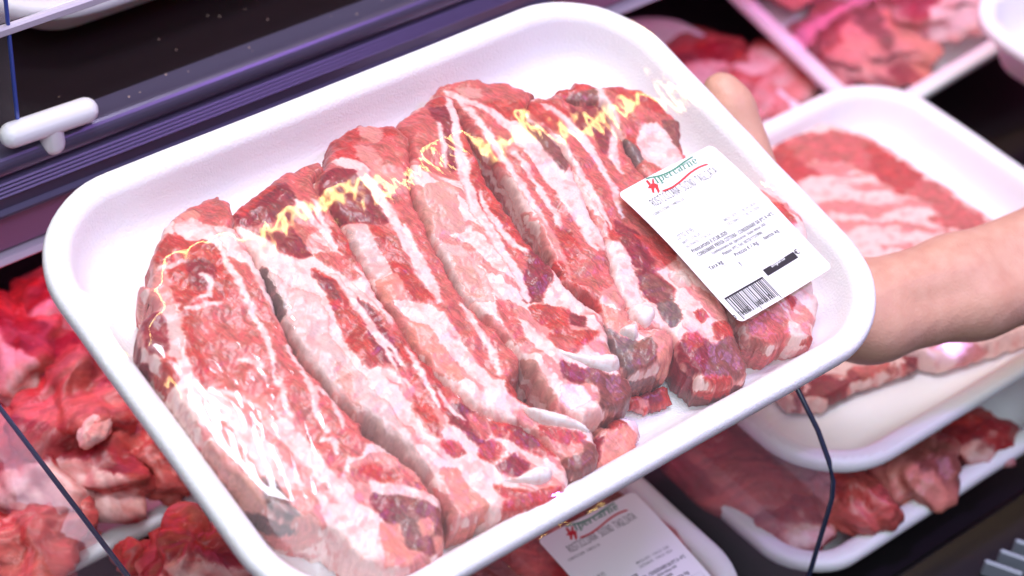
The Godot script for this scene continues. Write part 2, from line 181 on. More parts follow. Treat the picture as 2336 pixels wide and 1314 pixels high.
		["M", [45.5,-42.5,51.6,-36.7,50.7,-16.1,50.2,-0.7,48.9,14,46.4,22.8,36.2,32.4,27.1,33.8,30.9,23.4,35.3,10.7,40.1,-8.5,42.6,-28.1]],
		["F", [50.1,-42.6,47.3,-20,43.7,-3.7,38.4,8.9,38.4,23.8,38.9,23.7,39.7,8.8,45.1,-3.7,48.7,-20.2,50.6,-42.7]],
		["R", [40.8,0.8,44.4,6.5,37.6,30.7,28.5,32,33.5,17.3]],
		["F", [58.2,-60.4,63.5,-55.1,63.1,-36.3,62.5,-20.6,68.9,-22.6,63.2,-9.6,57.8,5.8,55.5,17.4,51,21.5,52.3,6.8,53.6,-9.3,55.2,-32.2,54.9,-48.5]],
		["P", [37.6,-9.8,37,2.7,33.4,16,29.6,26.4,29,18.6,31.1,7.2]],
		["R", [26.4,16.1,31.3,18.6,27.6,25.4,24,23.5]],
		["R", [23.9,35.1,28.6,36.8,31.2,43.1,30,47.3,26.7,43.9,24.2,38.5]],
		["M", [35.4,18.9,42,23.2,33.6,34.5,29.1,30.5]],
		["O", [31.9,45.1,34.4,51.3,37.9,56.4,38.3,62.6,32.2,62.6,28.9,58,28.8,51.6]],
		["K", [26,53.2,27,60.2,33.2,68.4,38.7,68.2,37.3,74.2,30.1,77.6,21.5,76.9,20.6,71.9,21.8,63.2]],
		["N", [32.6,68.1,41,69.2,37.3,78.2,29,79,25,75.2]],
		["O", [38.4,74.7,48.4,73.9,45.7,79.4,39.3,81.8,35.6,79.4]],
		["P", [41.8,68.3,50.3,69.4,47.6,74.9,40.3,74.3]],
		["F", [49.7,-86.4,45.8,-63.2,43.8,-45.3,40.5,-25.9,36.6,-2.4,37.3,-2.5,42.4,-26.1,45.8,-45.6,47.8,-63.6,50.4,-86.5]],
		["F", [54.4,-40.5,54.4,-21.5,51.2,0.2,48.3,20.2,48.8,20.1,52.5,0.1,55.8,-21.8,54.8,-40.6]],
	],
	"bones": [[27.7,59.4,34.9,58.1,40,61.4,33.4,68.1,30.7,64.6]]},
	{"label": "pork rib strip with a squarish bone end, running under the label's left edge", "top": 1.2, "base": "G", "r": 4.5, "lump": 1,
	"outline": [82,-68.1,91.3,-62.8,96.7,-57.3,100.8,-53.2,107,-51.6,109.7,-48.9,106.7,-39.1,103.8,-28.1,100.2,-16.2,99.8,-6.9,95.8,12.4,92.7,30.5,89.6,48.2,85.7,64.3,83.4,72,81,79.2,79,83.8,76.6,90.9,75.3,97.7,70.9,101.1,62.5,100.6,55.7,99.1,50.9,95.2,50.6,90.4,49.6,84.6,50.7,77,52,72.2,52,69.2,48.1,65.1,43.5,65,39.4,61.1,38.3,55.9,40.5,51.4,44.4,48.5,44.9,44.5,47.4,35.9,52.1,25.8,58.5,15.2,60.2,4.5,63.6,-4.2,66.4,-10.6,68.4,-17.5,72,-26.4,74.5,-38.7,73.1,-47.5,70.2,-54.5,72.2,-61.7],
	"patches": [
		["M", [77,-66.3,91,-62.5,100.8,-53.2,109.7,-48.9,103.8,-28.1,99.8,-6.9,95.8,12.4,92.7,30.5,80.1,38,66.6,39.8,59.7,32.4,63.6,19.1,64.5,9.3,70,-6.2,74.5,-25.1,76.8,-41.6,72.6,-56]],
		["R", [76.2,-65.3,86.6,-61.6,91.5,-50.8,92.1,-39.4,83.8,-36.7,79.2,-44.5,74.6,-50.9]],
		["D", [94.7,-54.8,97.6,-49.2,92.9,-40.4,87.9,-40.2]],
		["D", [102.5,-53.8,109.6,-50.3,106.7,-39.1,97.9,-26.9,91.3,-23.4,92.5,-33.8,95.3,-44.8]],
		["M", [81.7,-44.6,88,-37.4,85.7,-19.5,81.4,-8.3,79.1,-17.4,78.5,-28.5]],
		["M", [74.7,-22.4,79.1,-17.4,75.1,-3.6,69.9,5.6,67.2,1.6,70.5,-11.2]],
		["M", [92.5,-17.4,100.3,-13.4,101.6,-4.7,88.5,0.7,85.6,-6.1]],
		["W", [84.8,-44.2,84.4,-24.9,80.5,-8.3,73.9,9.1,74.5,9.2,82.2,-8.3,86.3,-25.2,85.4,-44.4]],
		["D", [70.2,9.7,73.2,19,70.3,35.4,65.7,39.3,59.7,32.4,62.9,21.3]],
		["R", [71.7,20.8,79.3,24.7,80.9,38.5,73.7,38.5]],
		["R", [64.5,9.3,65,17.3,62.1,20.9,60.9,15.2]],
		["D", [58.4,36.7,66.6,39.8,67.4,52.8,60.7,57.9,54,51.8]],
		["N", [57.3,39.7,65.3,41.4,66.5,51.3,64.8,57,59.5,55.8,56.7,46.9]],
		["K", [56.8,55.2,64.3,57.6,61.5,65,54.5,67.9,53.9,61.6]],
		["E", [72.5,45.2,78.5,47.6,76.2,53.1,70.8,51.9]],
		["R", [67.8,67.1,72.8,68,72.6,71.3,66.9,71.5]],
		["R", [72.6,75.4,80.4,76.9,77.8,83.2,72.5,84.9,69.3,80.7]],
		["D", [51.9,75.5,59.3,76.2,65.2,82.9,61.9,88.2,53.5,91.7,50,88.1,49.8,81.3]],
		["R", [55.7,74.6,61.8,76,61.6,81.3,55.4,81.2]],
		["N", [66,84,77.8,85.3,75.1,96.9,70.3,100.9,65,98.4,56.3,98.4,53,93.5,59.7,89.9]],
		["R", [52,93.7,64.1,98.6,63.7,101.1,56.3,99.4]],
		["F", [82.9,-61.7,86.4,-48.4,85.8,-29.6,81.8,-12.9,76.8,2.7,77.4,2.8,83.6,-12.9,87.7,-30,88.3,-49.1,83.5,-62]],
		["F", [69,-54.7,74.3,-39.3,71.3,-20.8,67.5,-4.2,64.3,12,65,12,69.5,-4.4,73.3,-21,76.3,-40,69.7,-55.1]],
		["F", [111.2,-48,103.8,-33.6,91.6,-21.7,90.9,-11.3,91.5,-11.4,93,-21.4,105.1,-33.1,111.8,-47.9]],
		["F", [56.9,15.7,62.1,20.9,58.2,34.1,50.8,50.1,44.6,50.5,44.7,41.9,48.4,28.9]],
	],
	"bones": [[41.8,50.8,46.4,49.9,51.2,53.4,54.1,57.9,49.8,61.8,43.8,64.5,40.4,60.8,38.9,56]]},
	{"label": "rightmost pork rib strip in the held tray, mostly covered by the label", "top": 0.6, "base": "G", "r": 4.5, "lump": 1,
	"outline": [92,-64.6,96.3,-66,104.6,-64.1,107.6,-66.2,113.4,-62.6,116.7,-57.4,125.2,-55.5,132.6,-49,136.5,-41.4,136.9,-31.3,138,-23.6,130.4,-14.8,126.4,-7.1,125.9,0.8,133.8,9.7,141.9,19.7,151.9,30.8,151.6,51.3,144.3,64.1,133.4,68.8,131.5,79.7,127,89.3,122.9,92.5,118.3,96,112,101.5,109.1,101,105.3,98.4,101.6,94.7,92.7,95.5,87.4,91.7,84.4,86.2,87.4,79.3,90.7,61.7,95.7,28.1,101.6,-6,101.9,-15.4,105.6,-27.2,108.5,-38.2,111.5,-48.7,107.8,-52.6,102,-54.7,95.8,-59.2],
	"patches": [
		["M", [92.9,-64.8,107.2,-65.7,116.7,-57.4,132.6,-49,136.9,-31.3,130.5,-13.4,125.9,0.8,108.5,-2.5,103,-10.7,100.8,-20,108.5,-38.2,107,-51.6]],
		["N", [93.3,-65.4,104.6,-64.1,113.4,-62.6,112.9,-55.8,107,-51.6,103.3,-56.2,96.2,-59.7]],
		["R", [95,-65.9,105,-64.6,108.5,-65.8,113.9,-62.4,113.2,-59.2,102.2,-61,95.2,-61.6]],
		["R", [118.1,-56.1,125.7,-54.5,133.6,-47.1,135.8,-34.6,135.2,-29.3,130.5,-34.4,124.9,-42.8,119.2,-51.3]],
		["M", [116.6,-51.1,124,-41.8,130.6,-31.5,131.8,-25.3,119.3,-30.1,110,-25,108.8,-32.5,110.9,-42.7]],
		["N", [129.9,-27.6,137.1,-24.1,130.4,-14.8,125.3,-13.2,126.7,-20.8]],
		["R", [108.9,-29.7,110.1,-23.6,103.8,-13.1,101,-17.2]],
		["K", [104.6,-29.1,106.6,-23.9,107.1,-14.1,102.1,-12.6,100.8,-20]],
		["M", [104.9,-7.1,113.5,-5.4,105.3,1.3]],
		["M", [88,81.7,99.4,81.9,107,88.1,103.2,94.8,93.1,95,86.6,90.6]],
		["R", [113.4,79.1,116.5,82.6,112.8,85.1]],
		["R", [108.3,99.8,113.3,100,111,101.8]],
		["R", [144,35.6,148.1,39.8,145.2,50.6,141.8,48.9,142.2,40.9]],
		["F", [119.3,-30.1,126.4,-28,125.9,-19.9,125.3,-13.2,123.9,-5.7,110.2,-4.4,108,-13.7,110.1,-23.6]],
		["F", [114.1,-59.2,110.2,-49.3,108.1,-39.2,105.1,-28.6,105.9,-28.6,110.5,-39.3,112.6,-49.5,114.9,-59.3]],
	],
	"bones": []},
	{"label": "orange-pink lump of trimmed meat by the lower rim of the held tray", "top": -4, "base": "O", "r": 9, "lump": 1.6,
	"outline": [-3.6,88.5,1.9,89.3,9.9,89.6,15.1,93.8,14.4,98.8,7.9,103.1,-2.4,105.6,-12.3,104.1,-12.8,98.2,-7.2,92.1],
	"patches": [
		["R", [-0.1,89.3,9.4,90.2,10,95,3.7,93.8]],
		["W", [9.9,89.6,15.1,93.8,14.9,98.2,10.8,98,9,93.6]],
		["P", [-5.4,96.5,0.3,95.7,0.4,101,-5.4,101.8]],
		["D", [-7.2,92.1,-5,93.2,-12.5,101.9,-12.8,98.2]],
	],
	"bones": []},
	{"label": "flat bloody scrap of meat between two bony rib ends", "top": -14, "base": "R", "r": 6, "lump": 1,
	"outline": [23.8,79.9,31.7,81.6,40.4,82.3,44.2,83.4,43.2,90.3,37.4,90.2,30.1,87.8,24.2,83.4],
	"patches": [
		["D", [31.3,82.1,39.7,83.3,38.9,88.3,31.3,86.1]],
		["P", [27.9,82.5,32.1,85.1,28.7,85.5]],
	],
	"bones": []},
]

const LABEL_TEXT := [
	["Ipercarne", 19.79, 6.64, 27.27, 5.2, "green", "serif"],
	["ROSTICCIANA SUINO TAGLIATA", 9.22, 15.38, 41.95, 4.6, "ink", "mono"],
	["CONFEZIONE FAMIGLIA", 5.20, 19.20, 19.48, 1.5, "ink", "mono"],
	["MACELLATO: ITALIA 2826", 33.07, 37.91, 20.42, 1.5, "ink", "mono"],
	["SEZIONATO: ITALIA 2826", 33.01, 40.54, 20.40, 1.5, "ink", "mono"],
	["LOTTO 8195", 5.41, 35.05, 10.38, 2.4, "ink", "mono"],
	["NATO: ITALIA", 6.07, 37.95, 10.94, 1.4, "ink", "mono"],
	["ALLEVATO: ITALIA", 6.11, 40.48, 15.46, 1.4, "ink", "mono"],
	["Preincartato il 21.08.2020", 6.77, 43.88, 22.62, 2.2, "ink", "sans"],
	["CONSUMARE PREVIA COTTURA - CONSERVARE DA 0°C A +4°C", 7.92, 46.76, 49.06, 2.1, "ink", "sans"],
	["Confezionato da: Ipercarne, Viale Adua 242", 14.61, 49.49, 34.84, 2.0, "ink", "sans"],
	["Pistoia (PT), Tel. 0573/1721996", 19.01, 52.08, 25.77, 2.0, "ink", "sans"],
	["Tara kg", 7.66, 55.38, 8.32, 2.6, "ink", "sans"],
	["Prezzo € / Kg", 24.06, 55.55, 14.99, 2.5, "ink", "sans"],
	["Netto kg", 43.17, 55.57, 9.32, 2.5, "ink", "sans"],
	["1", 22.52, 59.96, 0.75, 2.2, "ink", "sans"],
	["€", 50.61, 68.80, 2.39, 2.8, "ink", "sans"],
	["Importo", 35.49, 68.31, 8.74, 2.6, "white", "sansbold"],
	["2", -0.48, 79.92, 1.33, 2.2, "ink", "sans"],
	["104050", 3.16, 79.88, 6.72, 2.4, "ink", "sans"],
	["01075", 14.30, 80.03, 6.49, 2.4, "ink", "sans"],
	["5", 22.72, 79.86, 1.37, 2.4, "ink", "sans"],
]

const PALETTE := {
	"R": [184, 54, 48, 255], "D": [136, 30, 42, 255], "M": [196, 90, 84, 255], "P": [220, 134, 126, 140], "F": [243, 204, 198, 0], "G": [222, 146, 136, 77], "B": [244, 232, 228, 0],
	"N": [132, 66, 60, 200], "K": [116, 84, 82, 120], "E": [212, 176, 170, 30], "T": [210, 146, 134, 100], "O": [224, 134, 118, 120], "W": [242, 216, 232, 0],
}
var M := {}
var used := {}
var tray_frame: Transform3D
var obstacle: PackedFloat32Array
var loose_label := false
var ob_w := 0
var ob_h := 0
const OB := 1.1
# where the film is bunched into tight creases, tray millimetres
const CREASES := [Vector2(-85.9, -11.5), Vector2(-127.7, 10.1), Vector2(-36.1, -5.6), Vector2(9.5, -42.0), Vector2(37.7, 11.8), Vector2(-59.3, 48.2), Vector2(34.2, 74.3), Vector2(-108.7, 86.3)]

# ------------------------------------------------------------------ helpers
func numbered(called: String) -> String:
	var k: int = used.get(called, -1) + 1
	used[called] = k
	return called if k == 0 else "%s_%03d" % [called, k]

func tag(o: Node3D, label: String, category: String, group := "") -> Node3D:
	o.set_meta("label", label)
	o.set_meta("category", category)
	if group:
		o.set_meta("group", group)
	return o

func thing(called: String, label: String, category: String, at := Transform3D.IDENTITY, group := "") -> Node3D:
	var o := Node3D.new()
	o.name = numbered(called)
	add_child(o)
	o.transform = at
	return tag(o, label, category, group)

func part(called: String, mesh: Mesh, m: Material, parent: Node, at := Transform3D.IDENTITY) -> MeshInstance3D:
	var o := MeshInstance3D.new()
	o.name = called
	o.mesh = mesh
	o.material_override = null
	for i in mesh.get_surface_count():
		o.set_surface_override_material(i, m)
	o.transform = at
	parent.add_child(o, true)
	return o

func single(called: String, mesh: Mesh, m: Material, label: String, category: String, at := Transform3D.IDENTITY, group := "") -> MeshInstance3D:
	var o := part(numbered(called), mesh, m, self, at)
	tag(o, label, category, group)
	return o

func setting(called: String, mesh: Mesh, m: Material, at := Transform3D.IDENTITY) -> MeshInstance3D:
	var o := part(numbered(called), mesh, m, self, at)
	o.set_meta("kind", "structure")
	return o

func place(p: Vector3, turn := 0.0) -> Transform3D:
	return Transform3D(Basis(Vector3.UP, turn), p)

func mat(called: String, c: Color, rough: float, spec := 0.5, metal := 0.0) -> StandardMaterial3D:
	var m := StandardMaterial3D.new()
	m.resource_name = called
	m.albedo_color = c
	m.roughness = rough
	m.metallic_specular = spec
	m.metallic = metal
	M[called] = m
	return m

func noise(sd: int, freq: float, oct := 3, kind := FastNoiseLite.TYPE_SIMPLEX_SMOOTH) -> FastNoiseLite:
	var n := FastNoiseLite.new()
	n.seed = sd
	n.noise_type = kind
	n.frequency = freq
	n.fractal_octaves = oct
	n.fractal_type = FastNoiseLite.FRACTAL_FBM if oct > 1 else FastNoiseLite.FRACTAL_NONE
	return n

func mesh_of(v: PackedVector3Array, idx: PackedInt32Array, uv := PackedVector2Array(), flat := false) -> ArrayMesh:
	var a := []
	a.resize(Mesh.ARRAY_MAX)
	a[Mesh.ARRAY_VERTEX] = v
	if uv.size():
		a[Mesh.ARRAY_TEX_UV] = uv
	a[Mesh.ARRAY_INDEX] = idx
	if not flat:
		var nr := PackedVector3Array()
		nr.resize(v.size())
		for i in range(0, idx.size(), 3):
			var c := (v[idx[i + 2]] - v[idx[i]]).cross(v[idx[i + 1]] - v[idx[i]])
			nr[idx[i]] += c
			nr[idx[i + 1]] += c
			nr[idx[i + 2]] += c
		for i in nr.size():
			nr[i] = nr[i].normalized() if nr[i].length_squared() > 1e-20 else Vector3.UP
		a[Mesh.ARRAY_NORMAL] = nr
	var m := ArrayMesh.new()
	m.add_surface_from_arrays(Mesh.PRIMITIVE_TRIANGLES, a)
	if flat:
		var st := SurfaceTool.new()
		st.create_from(m, 0)
		st.deindex()
		st.set_smooth_group(-1)
		st.generate_normals()
		return st.commit()
	return m

# a box with chamfered edges
func box(size: Vector3, bevel := 0.0015) -> ArrayMesh:
	var b := minf(bevel, minf(size.x, minf(size.y, size.z)) * 0.45)
	var h := size * 0.5
	var st := SurfaceTool.new()
	st.begin(Mesh.PRIMITIVE_TRIANGLES)
	st.set_smooth_group(-1)
	var pts := PackedVector3Array()
	for sx in [-1, 1]:
		for sy in [-1, 1]:
			for sz in [-1, 1]:
				var s := Vector3(sx, sy, sz)
				pts.append(Vector3(sx * h.x, sy * (h.y - b), sz * (h.z - b)))
				pts.append(Vector3(sx * (h.x - b), sy * h.y, sz * (h.z - b)))
				pts.append(Vector3(sx * (h.x - b), sy * (h.y - b), sz * h.z))
	hull(st, pts)
	st.generate_normals()
	return st.commit()

# faces of a small convex point set
func hull(st: SurfaceTool, p: PackedVector3Array) -> void:
	var planes := []
	for i in p.size():
		for j in range(i + 1, p.size()):
			for k in range(j + 1, p.size()):
				var n := (p[j] - p[i]).cross(p[k] - p[i])
				if n.length() < 1e-12:
					continue
				n = n.normalized()
				var d := n.dot(p[i])
				var above := false
				var below := false
				for q in p:
					var e := n.dot(q) - d
					if e > 1e-6: above = true
					elif e < -1e-6: below = true
				if above and below:
					continue
				if above:
					n = -n
					d = -d
				var seen := false
				for f in planes:
					if f[0].dot(n) > 0.9999 and absf(f[1] - d) < 1e-6:
						seen = true
				if not seen:
					planes.append([n, d])
	for f in planes:
		var n: Vector3 = f[0]
		var on := []
		var c := Vector3.ZERO
		for q in p:
			if absf(n.dot(q) - f[1]) < 1e-6:
				on.append(q)
				c += q
		c /= on.size()
		var ax: Vector3 = (on[0] - c).normalized()
		var ay := n.cross(ax)
		on.sort_custom(func(a, b): return atan2((a - c).dot(ay), (a - c).dot(ax)) > atan2((b - c).dot(ay), (b - c).dot(ax)))
		for i in range(1, on.size() - 1):
			st.add_vertex(on[0])
			st.add_vertex(on[i])
			st.add_vertex(on[i + 1])

# a profile (points in x = outwards z, y) drawn along x
func extrude(profile: PackedVector2Array, length: float) -> ArrayMesh:
	var st := SurfaceTool.new()
	st.begin(Mesh.PRIMITIVE_TRIANGLES)
	st.set_smooth_group(-1)
	var n := profile.size()
	for i in n:
		var a := profile[i]
		var b := profile[(i + 1) % n]
		var q := [Vector3(-length / 2, a.y, a.x), Vector3(length / 2, a.y, a.x), Vector3(length / 2, b.y, b.x), Vector3(-length / 2, b.y, b.x)]
		for k in [0, 1, 2, 0, 2, 3]:
			st.add_vertex(q[k])
	var cap := Geometry2D.triangulate_polygon(profile)
	for i in range(0, cap.size(), 3):
		for s in [-1, 1]:
			for k in ([0, 1, 2] if s > 0 else [0, 2, 1]):
				st.add_vertex(Vector3(s * length / 2, profile[cap[i + k]].y, profile[cap[i + k]].x))
	st.generate_normals()
	return st.commit()

func tube(points: Array, radius: float, sides := 10) -> ArrayMesh:
	var v := PackedVector3Array()
	var idx := PackedInt32Array()
	for i in points.size():
		var d: Vector3 = (points[mini(i + 1, points.size() - 1)] - points[maxi(i - 1, 0)]).normalized()
		var a := d.cross(Vector3.UP if absf(d.y) < 0.9 else Vector3.RIGHT).normalized()
		var b := d.cross(a)
		for k in sides:
			var t := TAU * k / sides
			v.append(points[i] + (a * cos(t) + b * sin(t)) * radius)
	for i in points.size() - 1:
		for k in sides:
			var p := i * sides + k
			var q := i * sides + (k + 1) % sides
			idx.append_array([p, p + sides, q, q, p + sides, q + sides])
	for e in [0, points.size() - 1]:
		v.append(points[e])
		for k in sides:
			var p: int = e * sides + k
			var q: int = e * sides + (k + 1) % sides
			idx.append_array([v.size() - 1, p, q] if e == 0 else [v.size() - 1, q, p])
	return mesh_of(v, idx)

# ------------------------------------------------------------------ foam trays
func ring(l: float, w: float, r: float, inset: float) -> PackedVector2Array:
	var p := PackedVector2Array()
	var hx := l / 2 - inset
	var hy := w / 2 - inset
	var rr := maxf(r - inset, 4.0)
	for q in 4:
		var c: Vector2 = Vector2(hx - rr, hy - rr) * [Vector2(1, 1), Vector2(-1, 1), Vector2(-1, -1), Vector2(1, -1)][q]
		for k in 15:
			var t := PI / 2 * (q + k / 14.0)
			p.append(c + Vector2(cos(t), sin(t)) * rr)
		# points along the straight side
		var nc: Vector2 = Vector2(hx - rr, hy - rr) * [Vector2(-1, 1), Vector2(-1, -1), Vector2(1, -1), Vector2(1, 1)][q]
		var t2 := PI / 2 * (q + 1)
		var a: Vector2 = c + Vector2(cos(t2), sin(t2)) * rr
		var b: Vector2 = nc + Vector2(cos(t2), sin(t2)) * rr
		for k in range(1, 8):
			p.append(a.lerp(b, k / 8.0))
	return p

# inset and height of each ring, millimetres, from the underside's middle round the rim to the inside's middle
func tray_shell(l: float, w: float, r: float, depth: float, sd := 1) -> ArrayMesh:
	var d := depth
	var prof := [[48, -d - 4.0], [30, -d - 4.0], [22, -d - 2.0], [14, -d * 0.5 - 4], [7, -9.0], [4.2, -8.2], [1.4, -8.0], [0.3, -7.0], [0.0, -5.0], [0.2, -3.0], [1.0, -1.2], [2.6, -0.2], [5.0, 0.0], [8.0, -0.5], [10.5, -1.9], [12.2, -4.4], [14.5, -d * 0.45], [17.5, -d * 0.72], [21.5, -d * 0.9], [26.0, -d * 0.98], [32.0, -d], [48.0, -d], [80.0, -d]]
	var v := PackedVector3Array()
	var idx := PackedInt32Array()
	var wob := noise(sd, 0.02, 2)
	var n := 0
	for pr in prof:
		var rg := ring(l, w, r, minf(pr[0], w / 2 - 4.0))
		n = rg.size()
		for q in rg:
			var lift := wob.get_noise_2d(q.x, q.y) * 0.9
			v.append(Vector3(q.x, pr[1] + lift, q.y) * 0.001)
	for i in prof.size() - 1:
		for k in n:
			var p := i * n + k
			var q := i * n + (k + 1) % n
			idx.append_array([p, p + n, q, q, p + n, q + n])
	for e in [0, prof.size() - 1]:
		var c := Vector3.ZERO
		for k in n:
			c += v[e * n + k]
		v.append(c / n)
		for k in n:
			var p: int = e * n + k
			var q: int = e * n + (k + 1) % n
			idx.append_array([v.size() - 1, p, q] if e == 0 else [v.size() - 1, q, p])
	return mesh_of(v, idx)

# ------------------------------------------------------------------ painting meat: what each spot is made of
func paint(at: Vector2, size: Vector2, ppm: float, base: String, patches: Array, dir: Vector2, sd: int, warp := 1.0) -> Array:
	var w := int(size.x * ppm)
	var h := int(size.y * ppm)
	var im := Image.create_empty(w, h, false, Image.FORMAT_RGBA8)
	im.fill(tone(base))
	for pt in patches:
		var c := tone(pt[0])
		var f: Array = pt[1]
		var poly := PackedVector2Array()
		var lo := 1e9
		var hi := -1e9
		for c0 in rounded(poly_of(f)):
			var q := (c0 - at) * ppm
			poly.append(q)
			lo = minf(lo, q.y)
			hi = maxf(hi, q.y)
		for y in range(maxi(0, int(lo)), mini(h - 1, int(hi) + 1) + 1):
			var xs: Array[float] = []
			for i in poly.size():
				var a := poly[i]
				var b := poly[(i + 1) % poly.size()]
				if (a.y <= y) != (b.y <= y):
					xs.append(a.x + (y - a.y) / (b.y - a.y) * (b.x - a.x))
			xs.sort()
			for i in range(0, xs.size() - 1, 2):
				im.fill_rect(Rect2i(int(xs[i]), y, maxi(1, int(xs[i + 1]) - int(xs[i])), 1), c)
	im.resize(maxi(2, int(w * 0.26)), maxi(2, int(h * 0.26)), Image.INTERPOLATE_BILINEAR)
	im.resize(w, h, Image.INTERPOLATE_BILINEAR)
	var src := im.get_data()
	var out := PackedByteArray()
	out.resize(w * h * 3)
	var bump := PackedByteArray()
	bump.resize(w * h)
	var wx := noise(sd, 0.075, 3)
	var wy := noise(sd + 50, 0.075, 3)
	var str := noise(sd + 7, 1.0, 2)
	var mar := noise(sd + 13, 1.0, 3)
	var blo := noise(sd + 19, 0.11, 3)
	var fine := noise(sd + 29, 0.9, 2)
	var strip := noise(sd + 37, 1.0, 3)
	var px := 1.0 / ppm
	var o := 0
	for y in h:
		for x in w:
			var p := Vector2(x, y) * px + at
			var sx := int(x + wx.get_noise_2dv(p) * 1.5 * ppm * warp)
			var sy := int(y + wy.get_noise_2dv(p) * 1.5 * ppm * warp)
			sx = clampi(sx, 0, w - 1)
			sy = clampi(sy, 0, h - 1)
			var i := (sy * w + sx) * 4
			var r := float(src[i])
			var g := float(src[i + 1])
			var b := float(src[i + 2])
			var m := src[i + 3] / 255.0
			var al := p.dot(dir)
			var ac := p.x * dir.y - p.y * dir.x
			var bl := blo.get_noise_2dv(p)
			var s := str.get_noise_2d(al * 0.10, ac * 0.75 + bl * 1.2)
			var nm := absf(mar.get_noise_2d(al * 0.045 + 40.0, ac * 0.17 + bl * 0.5))
			var fn := fine.get_noise_2dv(p)
			if src[i + 3] > 70 and src[i + 3] < 84:
				# creamy fat, with long faint strips of muscle showing through
				var q := strip.get_noise_2d(al * 0.011, ac * 0.075 + bl * 0.2)
				var u := clampf((q - 0.12) / 0.10, 0.0, 1.0)
				r = 241.0 - 26.0 * u
				g = 204.0 - 76.0 * u
				b = 196.0 - 74.0 * u
				m = u * 0.6
			# threads of fat run through the muscle
			var ml := clampf(1.0 - nm / (0.020 + 0.02 * maxf(0.0, bl)), 0.0, 1.0) * m * clampf(0.30 + bl * 1.8, 0.0, 1.0)
			var th := absf(mar.get_noise_2d(al * 0.085 + ac * 0.05 + 90.0, ac * 0.36 - al * 0.05))
			ml = maxf(ml, clampf(1.0 - th / 0.035, 0.0, 1.0) * m * clampf(0.25 - bl * 1.5, 0.0, 0.8))
			var k := 1.0 + s * (0.05 + 0.17 * m) + fn * 0.06 + bl * 0.16 * m
			r *= k
			g *= k - bl * 0.12 * m
			b *= k
			r += (240.0 - r) * ml * 0.7
			g += (190.0 - g) * ml * 0.7
			b += (184.0 - b) * ml * 0.7
			# the fat is stained pink in places
			var pk := clampf(bl * 1.3 + s * 0.4 - 0.08, 0.0, 0.5) * (1.0 - m)
			r += (222.0 - r) * pk
			g += (138.0 - g) * pk
			b += (132.0 - b) * pk
			out[o * 3] = clampi(int(r), 0, 255)
			out[o * 3 + 1] = clampi(int(g), 0, 255)
			out[o * 3 + 2] = clampi(int(b), 0, 255)
			bump[o] = clampi(int(128.0 + s * 46.0 * (0.3 + m) + fn * 40.0 + bl * 50.0 - ml * 30.0), 0, 255)
			o += 1
	return [Image.create_from_data(w, h, false, Image.FORMAT_RGB8, out), Image.create_from_data(w, h, false, Image.FORMAT_L8, bump)]

func tone(k: String) -> Color:
	var c: Array = PALETTE[k]
	return Color8(c[0], c[1], c[2], c[3])

func meat_material(called: String, pics: Array, rough := 0.38, depth := 0.05) -> StandardMaterial3D:
	var m := mat(called, Color.WHITE, rough, 0.5)
	m.albedo_texture = ImageTexture.create_from_image(pics[0])
	m.heightmap_enabled = true
	m.heightmap_texture = ImageTexture.create_from_image(pics[1])
	m.heightmap_scale = depth
	m.texture_repeat = true
	return m

# signed distance to an outline, positive inside
func sd_poly(p: Vector2, poly: PackedVector2Array) -> float:
	var d := 1e12
	var inside := false
	var n := poly.size()
	var a := poly[n - 1]
	for i in n:
		var b := poly[i]
		var e := b - a
		var w := p - a
		var q := w - e * clampf(w.dot(e) / e.length_squared(), 0.0, 1.0)
		d = minf(d, q.length_squared())
		if (a.y > p.y) != (b.y > p.y) and p.x < e.x * (p.y - a.y) / e.y + a.x:
			inside = not inside
		a = b
	return sqrt(d) if inside else -sqrt(d)

